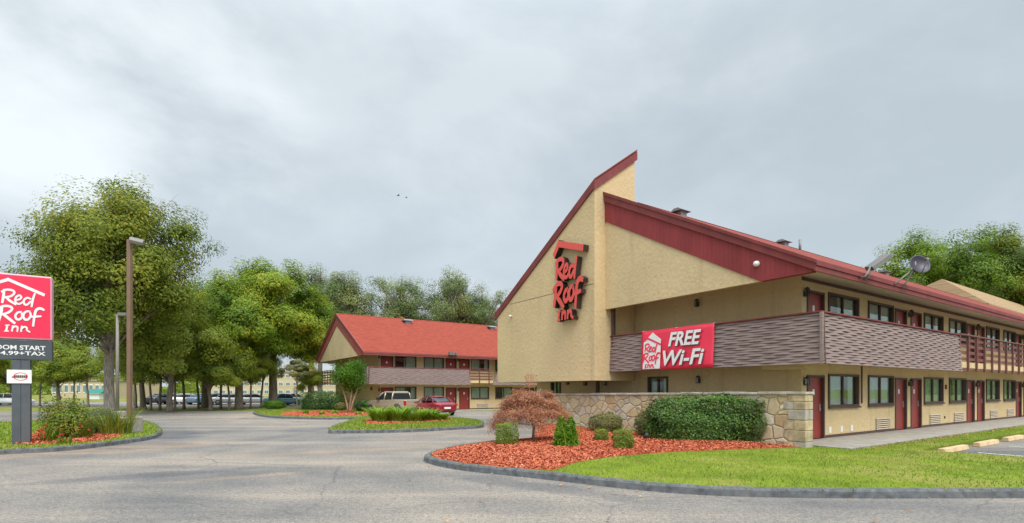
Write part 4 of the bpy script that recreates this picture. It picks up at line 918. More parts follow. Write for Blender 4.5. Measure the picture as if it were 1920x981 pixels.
mb = MB(); mb.box(-0.30, 0.24, -0.16, -0.131, zr(719), zr(694)); mb.build('small_panel', M['white'], PS)
mb = MB(); zc = zr(706.5)
mb.cur = 0
n = 20; vs = []
for i in range(n):
    q = 2 * math.pi * i / n
    for r_ in (1, 0.86): vs.append((-0.0 + 0.16 * r_ * math.cos(q), -0.164, zc + 0.12 * r_ * math.sin(q)))
mb.add(vs, [(2 * i, 2 * i + 1, (2 * i + 3) % (2 * n), (2 * i + 2) % (2 * n)) for i in range(n)])
mb.cur = 1
for i in range(7): mb.box(-0.135 + i * 0.04, -0.135 + i * 0.04 + 0.03, -0.17, -0.1645, zc - 0.035, zc + 0.04)
mb.box(-0.19, -0.145, -0.17, -0.1645, zc - 0.03, zc + 0.0)
mb.build('small_emblem', [M['signred'], M['brown']], PS)

# ------------------------------------------------------------ lamp posts
lb = G(243, 811, .12); lb.z = 0.12
LP = empty('street_lamp', lb, 0, 'tall bronze light pole with box head on a concrete pier beside the pole sign', 'street lamp')
mb = MB(); mb.box(-0.30, 0.30, -0.30, 0.30, -0.1, 0.58); mb.build('pier', M['conc2'], LP, bevel=0.03)
top = EYE - (450 - HY) / F * lb.y - 0.12
mb = MB(); mb.box(-0.07, 0.07, -0.07, 0.07, 0.581, top); mb.box(-0.16, 0.16, -0.16, 0.16, 0.582, 0.61); mb.build('pole', M['poleb'], LP, bevel=0.01)
Mh = Matrix.Translation((0.27, 0.0, top - 0.04)) @ Matrix.Rotation(R(10), 4, 'Y') @ Matrix.Rotation(R(28), 4, 'Z') @ Matrix.Rotation(R(20), 4, 'X')
mb = MB(); mb.prism([(-0.16, -0.10), (0.16, -0.10), (0.16, 0.02), (0.10, 0.09), (-0.10, 0.09), (-0.16, 0.02)], -0.22, 0.22, 'x', Mh); mb.box(-0.05, 0.12, -0.05, 0.05, top - 0.1, top - 0.02); mb.build('lamp_head', M['alum'], LP, bevel=0.015)
mb = MB(); mb.box(-0.18, 0.18, -0.12, 0.12, -0.108, -0.101, Mh); mb.build('lens', M['plate'], LP)
lb = G(223, 789, .12)
L3 = empty('street_lamp', lb, 0, 'slimmer grey light pole on a small concrete pier behind the bronze pole', 'street lamp')
top = 1.75 + 140 / F * lb.y - lb.z
mb = MB(); mb.box(-.24, .24, -.24, .24, -.05, .5); mb.build('pier', M['conc2'], L3, bevel=.02); mb = MB(); mb.tube([(-.08, 0, 0.5), (-.08, 0, top)], [0.085, 0.07], 10); mb.build('pole', M['poleg'], L3)
mb = MB(); mb.box(0.0, 0.45, -0.15, 0.15, top - 0.08, top + 0.08); mb.box(-.08, -.001, -0.03, 0.03, top - 0.02, top + 0.03); mb.build('lamp_head', M['alum'], L3, bevel=0.02)
for px, py, lab in ((251, 700, 'small grey lamp post under the trees to the right of the bronze pole'), (139, 712, 'short pale lamp post in the far lot left of the big tree')):
    b = Vector(((px - CX) / F * 60, 60, -0.2)); o3 = empty('street_lamp', b, 0, lab, 'street lamp'); t_ = 1.95 + (730 - py) / F * 60
    mb = MB(); mb.tube([(0, 0, 0), (0, 0, t_)], 0.07, 8); mb.build('pole', M['poleg'], o3); mb = MB(); mb.lathe([(0.1, 0), (0.3, 0.1), (0.26, 0.3), (0.08, 0.45)], (0, 0, t_), 10); mb.build('lamp_head', M['plate'], o3)
# landscape spotlight by the hedge
g = G(1212, 832, .15); o = empty('garden_spotlight', Vector((g.x, g.y, 0.22)), 0, 'small black garden spotlight in the mulch left of the clipped hedge', 'spotlight')
mb = MB(); mb.tube([(0, 0, -0.05), (0, 0, 0.12)], 0.015); mb.tube([(-0.07, 0.02, 0.10), (0.05, -0.03, 0.22)], [0.05, 0.07], 10); mb.tube([(0, 0, 0.02), (-0.12, 0.02, -0.02)], 0.012); mb.build('lamp_body', M['black'], o)

# ------------------------------------------------------------ vehicles
def car_sec(x, hwb, hwt, zb, zm, zt, top_in=0.0):
    """closed section: sill, flank, shoulder, deck"""
    h = [(hwb * 0.92, zb), (hwb, zb + 0.12), (hwb * 1.0, zm), (hwt, zt - 0.04), (hwt * 0.86, zt)]
    return [(x, y, z) for y, z in h] + [(x, -y, z) for y, z in reversed(h)]
def wheel(parent, x, y, r_, sgn):
    T = Matrix.Translation((x, y, r_)) @ Matrix.Rotation(R(90), 4, 'X')
    mb = MB(); mb.lathe([(r_ * 0.6, -0.1), (r_ * 0.95, -0.1), (r_, -0.06), (r_, 0.06), (r_ * 0.95, 0.1), (r_ * 0.6, 0.1)], (0, 0, 0), 20, T); w = mb.build('wheel', M['tyre'], parent)
    mb = MB(); mb.lathe([(0.03, -0.105), (r_ * 0.58, -0.105), (r_ * 0.62, -0.08), (r_ * 0.62, 0.08), (r_ * 0.58, 0.105), (0.03, 0.105)], (0, 0, 0), 12, T); mb.build('rim', M['alum'], w)
def sedan(paint, label, loc, rz, group=None, detail=True):
    o = empty('parked_car', loc, rz, label, 'car', group)
    b = MB(); S = [(-2.3, .60, .55, .42, .58, .62), (-2.24, .80, .72, .28, .66, .93), (-2.0, .87, .78, .24, .68, .99), (-1.45, .89, .80, .22, .68, 1.0), (-0.9, .90, .80, .22, .66, .96), (0, .90, .81, .22, .64, .93), (0.8, .90, .80, .22, .64, .93), (1.3, .88, .78, .22, .62, .88), (1.9, .84, .72, .24, .56, .78), (2.2, .76, .60, .28, .50, .66), (2.3, .58, .48, .36, .48, .56)]
    b.loft([car_sec(*s) for s in S]); b.build('body', paint, o, subsurf=1)
    def cab(S2, name, mt, ss=1):
        q = MB(); q.loft([[(x, y, z) for y, z in ((w0, z0), (w1, z1), (w1 * .8, z1 + .03), (-w1 * .8, z1 + .03), (-w1, z1), (-w0, z0))] for x, w0, w1, z0, z1 in S2]); return q.build(name, mt, o, subsurf=ss)
    cab([(-1.75, .70, .66, .93, .97), (-1.1, .76, .58, .90, 1.30), (-0.6, .77, .58, .90, 1.37), (0.2, .77, .58, .88, 1.38), (0.5, .77, .60, .86, 1.32), (1.25, .72, .68, .84, .90)], 'windows', M['cglass'])
    cab([(-1.15, .56, .52, 1.31, 1.335), (-0.6, .60, .56, 1.36, 1.40), (0.1, .60, .56, 1.37, 1.41), (0.42, .57, .52, 1.34, 1.36)], 'car_roof', paint)
    for sy in (1, -1):
        for x0, x1, z1 in ((-0.28, -0.28, 1.36), (1.15, 0.45, 1.33), (-1.62, -1.12, 1.31)): pl_ = MB(); pl_.tube([(x0, sy * .785, .92), (x1, sy * .60, z1)], 0.035, 6); pl_.build('pillar', paint, o)
    for sx in (-1.4, 1.4):
        for sy in (-1, 1): wheel(o, sx, sy * 0.80, 0.32, sy)
    ar = MB()
    if detail:
        for sy in (-1, 1):
            t_ = MB(); t_.box(-2.31, -2.0, sy * 0.72 - 0.12, sy * 0.72 + 0.12, 0.74, 0.86); t_.build('tail_light', M['lampred'], o, bevel=0.03)
        t_ = MB(); t_.box(-2.335, -2.29, -0.25, 0.25, 0.52, 0.65); t_.build('licence_plate', M['plate'], o)
        t_ = MB(); t_.box(-2.30, -2.24, -0.5, 0.5, 0.80, 0.83); t_.build('trim_strip', M['chrome'], o)
        t_ = MB(); t_.box(0.62, 0.8, 0.84, 1.0, 0.92, 1.03); t_.box(0.62, 0.8, -1.0, -0.84, 0.92, 1.03); t_.build('wing_mirror', paint, o, bevel=0.02)
    return o
def pickup(paint, label, loc, rz):
    o = empty('pickup_truck', loc, rz, label, 'pickup truck')
    b = MB(); S = [(-2.68, .86, .85, .50, .70, 1.14), (-2.6, .90, .88, .42, .72, 1.16), (-1.0, .92, .89, .40, .72, 1.16), (-0.75, .92, .89, .36, .72, 1.14), (0.6, .92, .88, .34, .70, 1.12), (1.2, .92, .86, .34, .70, 1.10), (2.2, .90, .80, .36, .68, 1.02), (2.6, .84, .72, .42, .66, .92), (2.68, .7, .6, .5, .6, .8)]
    b.loft([car_sec(*s) for s in S], smooth=True); b.build('body', paint, o, bevel=0.02)
    bd = MB(); bd.box(-2.58, -1.0, -0.74, 0.74, 1.14, 1.172); bd.build('bed', M['black'], o)
    def cab(S2, name, mt, x=None):
        q = MB(); q.loft([[(x_, y, z) for y, z in ((w0, z0), (w1, z1), (w1 * .85, z1 + .03), (-w1 * .85, z1 + .03), (-w1, z1), (-w0, z0))] for x_, w0, w1, z0, z1 in S2], smooth=False); return q.build(name, mt, o, bevel=0.02)
    cab([(-0.98, .82, .70, 1.12, 1.60), (-0.90, .82, .70, 1.12, 1.66), (0.3, .82, .70, 1.1, 1.68), (1.1, .80, .78, 1.06, 1.12)], 'windows', M['cglass'])
    cab([(-0.99, .70, .68, 1.62, 1.68), (-0.9, .72, .70, 1.66, 1.73), (0.2, .72, .70, 1.67, 1.75), (0.42, .70, .66, 1.62, 1.68)], 'cab_roof', paint)
    for sy in (1, -1):
        for x0, x1, z1 in ((-0.97, -0.95, 1.66), (0.02, 0.0, 1.68), (1.05, 0.36, 1.66)): p = MB(); p.tube([(x0, sy * .83, 1.12), (x1, sy * .71, z1)], 0.055, 6); p.build('pillar', paint, o)
    for sx in (-1.75, 1.75):
        for sy in (-1, 1): wheel(o, sx, sy * 0.83, 0.37, sy)
    for sy in (-1, 1):
        a = MB(); a.tube([(-1.75 + 0.46 * math.cos(q), sy * 0.925, 0.37 + 0.46 * math.sin(q)) for q in [math.pi * i / 8 for i in range(9)]], 0.035, 6); a.build('wheel_arch', M['black'], o)
        t_ = MB(); t_.box(-2.70, -2.55, sy * 0.86 - 0.07, sy * 0.86 + 0.07, 0.72, 1.08); t_.build('tail_light', M['lampred'], o, bevel=0.015)
        t_ = MB(); t_.box(0.55, 0.7, sy * 0.98 - 0.09, sy * 0.98 + 0.09, 1.08, 1.28); t_.build('wing_mirror', M['black'], o)
    t_ = MB(); t_.box(-2.84, -2.70, -0.88, 0.88, 0.44, 0.60); t_.build('bumper', M['chrome'], o, bevel=0.02)
    t_ = MB(); t_.box(-2.705, -2.685, -0.72, 0.72, 0.70, 1.12); t_.build('tailgate', paint, o, bevel=0.02)
    t_ = MB(); t_.box(-2.72, -2.706, -0.12, 0.12, 0.9, 0.97); t_.build('tailgate_handle', M['black'], o)
    return o
def paint(name, c, metal=0.35):
    m, t, bs = newmat(name); bs.inputs['Base Color'].default_value = tuple(c) + (1,); bs.inputs['Metallic'].default_value = metal; bs.inputs['Roughness'].default_value = 0.3
    bs.inputs['Coat Weight'].default_value = 0.6; bs.inputs['Coat Roughness'].default_value = 0.05
    t.links.new(ramp(t, noise(t, coords(t), 2, 4), [(0.3, tuple(x * 0.9 for x in c) + (1,)), (0.7, tuple(c) + (1,))]), bs.inputs['Base Color']); return m
heading = UA + math.pi / 2
tp = Vector(((779 - CX) / F * 39.0, 39.0, 0)); hd_ = heading + R(13); tp = tp + Vector((math.cos(hd_), math.sin(hd_), 0)) * 2.85; tp.z = gz(tp.y)
truck_ = pickup(paint('paint_tan', (0.46, 0.38, 0.28)), 'tan pickup truck seen from behind, parked nose-in beside the red car', tp, hd_)
truck_.scale = (1.06, 1.06, 1.0)
tp = Vector(((839 - CX) / F * 36.6, 36.6, 0)); tp = tp + V * 2.3; tp.z = gz(tp.y)
sedan(paint('paint_red', (0.30, 0.012, 0.03), 0.2), 'dark red sedan seen from behind, parked nose-in beside the pickup', tp, heading)
cols = {'white': (0.7, 0.7, 0.7), 'silver': (0.42, 0.45, 0.48), 'teal': (0.02, 0.16, 0.20), 'bluegrey': (0.16, 0.22, 0.30), 'dark': (0.03, 0.035, 0.045), 'blue': (0.16, 0.34, 0.42)}
pm = {k: paint('paint_' + k, v, 0.15) for k, v in cols.items()}
for px, dep, c, ang, lab in ((18, 62, 'white', 20, 'white car in the far lot behind the pole sign post'), (305, 66, 'dark', 85, 'dark car in the far lot, leftmost under the dark trees'), (326, 68, 'white', 60, 'white car behind the thin trunks beside the dark car'),
        (352, 66, 'white', 30, 'second white car from the left under the dark trees'), (383, 66, 'bluegrey', 80, 'blue grey car in the far lot left of the teal car'), (404, 65, 'teal', 75, 'dark teal car in the far lot beside the twin trunks'),
        (433, 65, 'silver', 28, 'silver car seen side-on just left of the thick trunk'), (476, 65, 'white', 25, 'white car seen side-on just right of the thick trunk'), (531, 62, 'blue', 65, 'pale blue car behind the low green shrub'), (549, 69, 'white', 75, 'white car between the pale blue car and the clipped hedge')):
    sedan(pm[c], lab, Vector(((px - CX) / F * dep, dep, -0.196)), R(ang), 'cars parked in the far lot', detail=False)

# ------------------------------------------------------------ vegetation
def leaves_np(C, size, out=None, up=0.3, asp=0.55, jit=0.35, bias=0.9):
    """one folded-free quad per centre; leaves face roughly outward"""
    n = len(C); nrm = RNG.normal(0, 1, (n, 3)); nrm /= np.linalg.norm(nrm, axis=1)[:, None]
    if out is not None: nrm = nrm * (1 - bias * 0.5) + out * bias
    nrm[:, 2] += up; nrm /= np.linalg.norm(nrm, axis=1)[:, None] + 1e-9
    r_ = RNG.normal(0, 1, (n, 3)); t = np.cross(nrm, r_); t /= np.linalg.norm(t, axis=1)[:, None] + 1e-9; b = np.cross(nrm, t)
    s = size * RNG.uniform(1 - jit, 1 + jit, n)[:, None]; t = t * s; b = b * s * asp
    return np.stack([C - t, C - b * 0.9 - t * 0.1, C + t, C + b * 0.9 + t * 0.1], 1).reshape(-1, 3)
def tree_mesh(H, cr_, cz, rz_, nclump, nleaf, leaf, mat, bark, trunk_r, fork=2, seed=0, rc=(0.09, 0.17), drop=0.0, lean=(0, 0), tone=0.5, branch_n=26, name='tree', nlobe=20, lobe_r=1.0, egg=0.1):
    rs = np.random.default_rng(seed)
    # lobes spread over an uneven egg, clumps within each lobe, leaves within each clump
    nl = nlobe; k_ = np.arange(nl) + 0.5; zz_ = 1 - 1.75 * k_ / nl; ga = k_ * 2.39996 + rs.normal(0, .25, nl)
    rxy = np.sqrt(np.clip(1 - zz_ ** 2, 0.02, 1)); rl = rs.uniform(0.40, 0.88, nl)
    LB = np.column_stack([rxy * np.cos(ga), rxy * np.sin(ga), zz_]) * rl[:, None]
    LB = np.concatenate([LB, rs.normal(0, 0.22, (max(2, nl // 6), 3))]); nl = len(LB)
    LB[:, :2] *= (1 - egg * LB[:, 2:3]) * (1 + rs.normal(0, 0.09, (nl, 1)))
    li = rs.integers(0, nl, nclump); lr = rs.uniform(0.19, 0.38, nl) * lobe_r
    D = rs.normal(0, 1, (nclump, 3)); D /= np.linalg.norm(D, axis=1)[:, None]; rad = rs.uniform(0.1, 1, nclump) ** 0.5
    C = (LB[li] + D * (rad * lr[li])[:, None]) * np.array([cr_, cr_, rz_]); C[:, 2] += cz
    C[:, 0] += lean[0]; C[:, 1] += lean[1]
    kp = C[:, 2] > max(1.8, cz - rz_ * 0.98); C = C[kp]; li2 = li[kp]; D2 = D[kp]; nclump = len(C)
    R_ = rs.uniform(rc[0], rc[1], nclump) * cr_ * 1.4
    per = nleaf // nclump; idx = np.repeat(np.arange(nclump), per); n = len(idx)
    d_ = rs.normal(0, 1, (n, 3)); d_ /= np.linalg.norm(d_, axis=1)[:, None]; rr = rs.uniform(0.25, 1, n) ** 0.65
    L_ = C[idx] + d_ * (rr * R_[idx])[:, None] * np.array([1.1, 1.1, 0.8])
    ctone = rs.normal(0, 0.10, nclump) + rs.normal(0, 0.13, nl)[li2]; tint = np.clip(tone + ctone[idx] + rs.normal(0, 0.16, n), 0, 1)
    ld = LB[li2] * np.array([1, 1, 1.0]); ld /= np.linalg.norm(ld, axis=1)[:, None] + 1e-9
    cd = D2 / (np.linalg.norm(D2, axis=1)[:, None] + 1e-9)
    oo = d_ * 0.45 + (cd[idx] * 0.6 + ld[idx] * 0.5); oo /= np.linalg.norm(oo, axis=1)[:, None] + 1e-9
    v = leaves_np(L_, leaf, out=oo, up=0.45, bias=1.25)
    root = empty(name, (0, 0, 0))
    npmesh('crown', v, 4, mat, parent=root, attr=tint)
    mb = MB(); forkz = max(cz - rz_ * 0.75, H * 0.16)
    lx, ly = lean
    trunk = [Vector((0, 0, -0.1)), Vector((0, 0, 0.35)), Vector((lx * 0.1 + rs.normal(0, .08), ly * .1, forkz * 0.5)), Vector((lx * 0.25, ly * .25 + rs.normal(0, .08), forkz)), Vector((lx * 0.6 + rs.normal(0, .2), ly * .6 + rs.normal(0, .2), cz)), Vector((lx + rs.normal(0, .3), ly, cz + rz_ * 0.75))]
    mb.tube(trunk, [trunk_r * 1.5, trunk_r * 1.08, trunk_r * 0.95, trunk_r * 0.85, trunk_r * 0.5, trunk_r * 0.12], 10)
    for k in rs.choice(nclump, min(branch_n, nclump), replace=False):
        c = Vector(C[k]); f = rs.uniform(0.0, 0.7); st = trunk[3].lerp(trunk[4], f / 0.7) if c.z > trunk[3].z else trunk[3]
        st = st if st.z < c.z else trunk[3]
        mid = st.lerp(c, 0.5) + Vector((rs.normal(0, .25), rs.normal(0, .25), 0.12 * (c - st).length))
        r0 = trunk_r * (0.42 - 0.25 * f)
        mb.tube([st, st.lerp(mid, .5) + Vector((0, 0, .05 * (c - st).length)), mid, c], [r0, r0 * 0.75, r0 * 0.5, r0 * 0.12], 6, cap=False)
        for q in range(2):
            e_ = c + Vector(rs.normal(0, R_[k] * 0.8, 3)); mb.tube([mid, mid.lerp(e_, .5) + Vector((0, 0, .1)), e_], [r0 * 0.35, r0 * 0.22, r0 * 0.05], 5, cap=False)
    mb.build('trunk', bark, root)
    return root
def place(t, px, dep, label, cat='tree', group='trees around the lot', s=1.0, rz=0.0, dz=0, copy=True, X=None):
    o = copy_tree(t) if copy else t
    x = (px - CX) / F * dep if X is None else X
    o.location = (x, dep, gz(dep) + dz); o.scale = (s, s, s); o.rotation_euler = (0, 0, rz); tag(o, label, cat, group); return o

big = tree_mesh(17.4, 6.5, 10.0, 7.8, 460, 115000, 0.10, M['leafA'], M['barkg'], 0.33, seed=8, branch_n=60, name='maple_tree', tone=0.6, nlobe=30, lobe_r=0.84, rc=(0.09, 0.15), egg=0.28)
place(big, 206, 37.5, 'very large olive green tree with a thick pale trunk behind the bronze light pole', copy=False, s=1.04)
brt = tree_mesh(14, 5.6, 8.3, 5.7, 260, 60000, 0.11, M['leafB'], M['bark'], 0.36, seed=11, branch_n=40, name='shade_tree', tone=0.64, nlobe=22, lobe_r=0.88, rc=(0.09, 0.16))
drk = tree_mesh(11, 4.9, 6.0, 5.0, 200, 46000, 0.10, M['leafD'], M['bark'], 0.24, seed=5, branch_n=24, name='shade_tree', tone=0.72, nlobe=18, rc=(0.10, 0.17))
spr = tree_mesh(19, 5.8, 12.3, 7.0, 260, 30000, 0.10, M['leafG'], M['barkg'], 0.30, seed=24, branch_n=90, name='oak_tree', tone=0.68, nlobe=26, lobe_r=0.85, rc=(0.08, 0.17))
und = tree_mesh(7.5, 2.9, 4.9, 2.8, 80, 16000, 0.085, M['leafD'], M['bark'], 0.12, seed=31, branch_n=14, name='small_tree', tone=0.85, nlobe=10, rc=(0.13, 0.2))
place(brt, 448, 50, 'bright yellow green tree with thick twin-looking trunk at the lot edge', copy=False)
place(brt, 512, 56, 'tall bright green tree just right of the thickest lot-edge trunk', s=1.2, rz=2.0)
place(brt, 385, 54, 'bright green tree rising behind the dark tree beside the giant tree', s=1.0, rz=4.0)
place(brt, 583, 60, 'bright yellow green tree directly left of the second building', s=1.02, rz=1.1)
place(drk, 318, 44, 'dark green bushy tree overlapping the right side of the giant tree', copy=False, s=1.0)
place(drk, 395, 47, 'dark green low tree below the bright crowns', s=0.72, rz=2.2)
place(drk, 268, 50, 'dark green tree half hidden behind the giant tree', s=1.05, rz=1.2)
place(drk, 110, 58, 'dark green tree left of the giant trunk, behind the sign island shrubs', s=0.85, rz=3.2)
place(drk, 20, 66, 'dark green tree behind the pole sign post', s=0.8, rz=5.0)
place(drk, -60, 60, 'dark green tree at the extreme left behind the pole sign', s=0.9, rz=0.5)
place(spr, 655, 74, 'sparse grey green tree whose top shows at the left end of the red gable', copy=False, s=1.04)
place(spr, 752, 78, 'sparse tall tree over the middle of the red roof', s=1.07, rz=1.4)
place(spr, 845, 74, 'spreading grey green oak over the right half of the red roof', s=1.05, rz=3.0)
place(spr, 905, 76, 'grey green oak between the red roof and the tan tower', s=0.94, rz=4.4)
place(spr, 600, 70, 'sparse olive tree behind the bright tree left of the gable', s=1.05, rz=5.2)
place(brt, 700, 66, 'low yellow green tree just over the red ridge', s=0.78, rz=2.9)
place(brt, 790, 70, 'second low yellow green tree just over the red ridge, farther right', s=0.72, rz=0.3)
for i, (px, dep, s, lab) in enumerate(((300, 48, .95, 'slim small tree left of all the small trees at the lot edge'), (345, 50, 1.0, 'slim small tree beneath the dark bushy tree'), (372, 52, .9, 'slim small tree in front of the blue grey car'), (414, 51, .95, 'slim small tree just left of the thick trunk'), (490, 54, .9, 'slim small tree in front of the beige far building'), (470, 52, .8, 'slim small tree just right of the thick trunk'), (255, 54, .9, 'slim small tree behind the bronze pole'), (165, 56, .95, 'slim small tree left of the giant trunk'), (75, 60, .8, 'slim small tree behind the rose bushes'), (580, 52, .62, 'slim small tree behind the clipped round hedge'), (328, 46, .85, 'leafy low tree in front of the second white far car'), (430, 48, .82, 'leafy low tree right of the dark teal far car'), (283, 47, .85, 'leafy low tree just right of the bronze pole'))):
    place(und, px, dep, lab, group='small trees at the lot edge', s=s, rz=i * 1.3, copy=i > 0)
rt = tree_mesh(22, 7.6, 14.0, 8.9, 330, 66000, 0.14, M['leafB'], M['bark'], 0.45, seed=41, branch_n=20, name='tall_tree', tone=0.42, nlobe=26, rc=(0.09, 0.15))
place(rt, 1728, 72, 'round bright green tree behind the dish, leftmost of the three over the right roof', copy=False, s=1.05, group='trees over the right roof')
place(rt, 1800, 76, 'tall bright green tree between two others over the right roof', s=1.13, rz=2.0, group='trees over the right roof')
rt2 = tree_mesh(22, 7.6, 14.0, 8.9, 330, 66000, 0.14, M['leafA'], M['bark'], 0.45, seed=43, branch_n=20, name='tall_tree', tone=0.5, nlobe=26, rc=(0.09, 0.15))
place(rt2, 1895, 70, 'olive tree at the right edge over the tan roof', copy=False, s=1.08, group='trees over the right roof')
place(rt2, 1985, 74, 'olive tree partly beyond the right edge of the view', s=1.0, rz=2, group='trees over the right roof')
# trees across the road behind the viewer: what the window glass mirrors
for i, (x, y) in enumerate(((34, -14), (48, -4), (22, -24), (60, 6), (8, -30))):
    place(brt, 0, y, 'tree across the road, standing behind the viewpoint', s=1.0, rz=i, X=x, group='trees across the road')
# distant woods
n = 60000; th_ = RNG.uniform(-1.25, 1.25, n); rr = RNG.uniform(230, 300, n); hgt_ = 7.5 + 3.0 * np.sin(th_ * 23) + 2.0 * np.sin(th_ * 57 + 1)
C = np.column_stack([rr * np.sin(th_), rr * np.cos(th_), -0.5 + RNG.uniform(0, 1, n) ** 0.8 * hgt_])
tag(npmesh('far_woods', leaves_np(C, 0.9, up=0.2), 4, M['leafD'], attr=np.clip(RNG.normal(0.6, .2, n), 0, 1)), 'distant dark green woods closing the horizon', 'woods', kind='stuff')

# shrubs
def shrub(name, px, py, w_px, h_px, mat, label, n=5000, leaf=0.03, shape='ball', depth_ratio=1.0, hh=0.15, tone=0.5, group=None, base=None, stems=True, asp=0.55, up=0.4):
    b = G(px, py, hh) if base is None else base
    k = b.y / F; w = w_px * k / 2; h = h_px * k; dpt = w * depth_ratio
    o = empty(name, (b.x, b.y + dpt * 0.8, gz(b.y) + hh - 0.02), 0, label, 'shrub', group)
    d_ = RNG.normal(0, 1, (n, 3)); d_ /= np.linalg.norm(d_, axis=1)[:, None]
    if shape == 'box':
        q = d_ / np.max(np.abs(d_), axis=1)[:, None]; d2 = q * 0.72 + d_ * 0.36
    else: d2 = d_.copy()
    az = np.arctan2(d_[:, 1], d_[:, 0]); lump = 1 + 0.07 * np.sin(3 * az + px) + 0.06 * np.sin(5 * az + 4 * d_[:, 2]) + 0.05 * np.sin(9 * d_[:, 2] + 2 * az + px)
    rr = 1 - RNG.exponential(0.10, n); rr = np.clip(rr, 0.2, 1.0) * lump + np.abs(RNG.normal(0, 0.035, n)) * RNG.choice([1, -1], n, p=[.6, .4])
    C = d2 * rr[:, None] * np.array([w, dpt, h / 2]) * 0.97; C[:, 2] += h / 2
    C[:, 2] = np.maximum(C[:, 2], 0.02 + RNG.uniform(0, 0.05, n))
    cl = np.sin(C[:, 0] * 7 + px) * np.sin(C[:, 2] * 8 + 1) * 0.12
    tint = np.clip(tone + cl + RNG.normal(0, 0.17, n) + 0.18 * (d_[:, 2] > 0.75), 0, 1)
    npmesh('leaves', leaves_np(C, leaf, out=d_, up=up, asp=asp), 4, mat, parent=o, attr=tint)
    if stems:
        mb = MB()
        for i in range(7):
            a = i * 0.9; mb.tube([(0.05 * math.cos(a), 0.05 * math.sin(a), -0.05), (w * .3 * math.cos(a), dpt * .3 * math.sin(a), h * .4), (w * .55 * math.cos(a), dpt * .55 * math.sin(a), h * .75)], [0.02, 0.014, 0.006], 5)
        mb.build('stems', M['bark'], o)
    return o
shrub('boxwood', 950, 839, 40, 45, M['leafY'], 'cube-clipped yellow topped boxwood left of the russet maple trunk', 5200, 0.020, 'box', tone=0.5)
shrub('boxwood', 1129, 832, 24, 27, M['leafY'], 'smallest clipped boxwood, in front of the bronze round shrub', 3000, 0.020, 'box', tone=0.45)
shrub('boxwood', 1171, 845, 35, 39, M['leafY'], 'cube-clipped boxwood right of the smallest one, nearest the lawn', 4600, 0.020, 'box', tone=0.45)
shrub('round_shrub', 1142, 815, 68, 42, M['leafO'], 'low bronze green round shrub against the stone wall', 6500, 0.028, tone=0.45)
shrub('round_shrub', 1217, 824, 46, 56, M['leafO'], 'olive round shrub touching the left end of the clipped hedge', 5500, 0.026, tone=0.42)
shrub('hedge', 1337, 831, 200, 86, M['leafH'], 'wide dark green clipped hedge in front of the stone wall', 26000, 0.040, 'box', 0.40, tone=0.62, asp=0.6)
def lily(name, px, py, w_px, h_px, mat, label, n=260, hh=0.15, wd=0.02, cat='plant', depth=1.0, nseg=4, base=None, spread=0.5, group=None, tone=.5):
    """clump of arching strap leaves"""
    b = G(px, py, hh) if base is None else base; k = b.y / F; W_ = w_px * k / 2; H_ = h_px * k; D_ = W_ * depth
    o = empty(name, (b.x, b.y + D_ * 0.7, gz(b.y) + hh - 0.01), 0, label, cat, group)
    P_ = RNG.uniform(-1, 1, (n, 2)); P_ = P_[np.hypot(P_[:, 0], P_[:, 1]) < 1]; n = len(P_); a = np.arctan2(P_[:, 1], P_[:, 0]) + RNG.normal(0, .8, n)
    B = np.column_stack([P_[:, 0] * W_ * .8, P_[:, 1] * D_ * .8, np.zeros(n)]); Hn = RNG.uniform(.3, 1.15, n) * H_ * (1 + .2 * np.sin(B[:, 0] * 3 + px)); out = np.column_stack([np.cos(a), np.sin(a), np.zeros(n)]); s = np.column_stack([-np.sin(a), np.cos(a), np.zeros(n)])
    rows = []
    for i in range(nseg + 1):
        t = i / nseg; w = wd * (1 - t) ** 0.6 * (0.6 + 0.9 * t) + 0.0015
        p = B + out * (spread * Hn * t ** 1.7)[:, None] + np.array([0, 0, 1]) * (Hn * (1.35 * t - 0.42 * t * t))[:, None]
        rows.append((p - s * w, p + s * w))
    q = np.concatenate([np.stack([rows[i][0], rows[i][1], rows[i + 1][1], rows[i + 1][0]], 1) for i in range(nseg)]).reshape(-1, 3)
    t_ = np.tile(np.clip(RNG.normal(tone, .2, n), 0, 1), nseg); npmesh('leaves', q, 4, mat, parent=o, attr=t_)
    return o
# broad-leaved perennial
o = lily('leafy_perennial', 1063, 843, 46, 50, M['leafL'], 'bright green leafy perennial with upright sprays in the mulch right of the maple trunk', 26, wd=0.02, spread=0.5)
nb = 3200; st = RNG.uniform(0, 1, nb); a = RNG.uniform(0, 6.28, nb); bw = 0.40 * (1 - st * 0.55) * RNG.uniform(0.2, 1, nb) ** .5
C = np.column_stack([bw * np.cos(a) + 0.05 * np.sin(a * 3), bw * np.sin(a) * 0.8, st * 0.66 + 0.03]); C[:, 2] *= 1 + 0.25 * np.sin(a * 4 + 1)
npmesh('leaves', leaves_np(C, 0.042, up=0.5, asp=0.5), 4, M['leafL'], parent=o, attr=np.clip(RNG.normal(0.4, .2, nb), 0, 1))

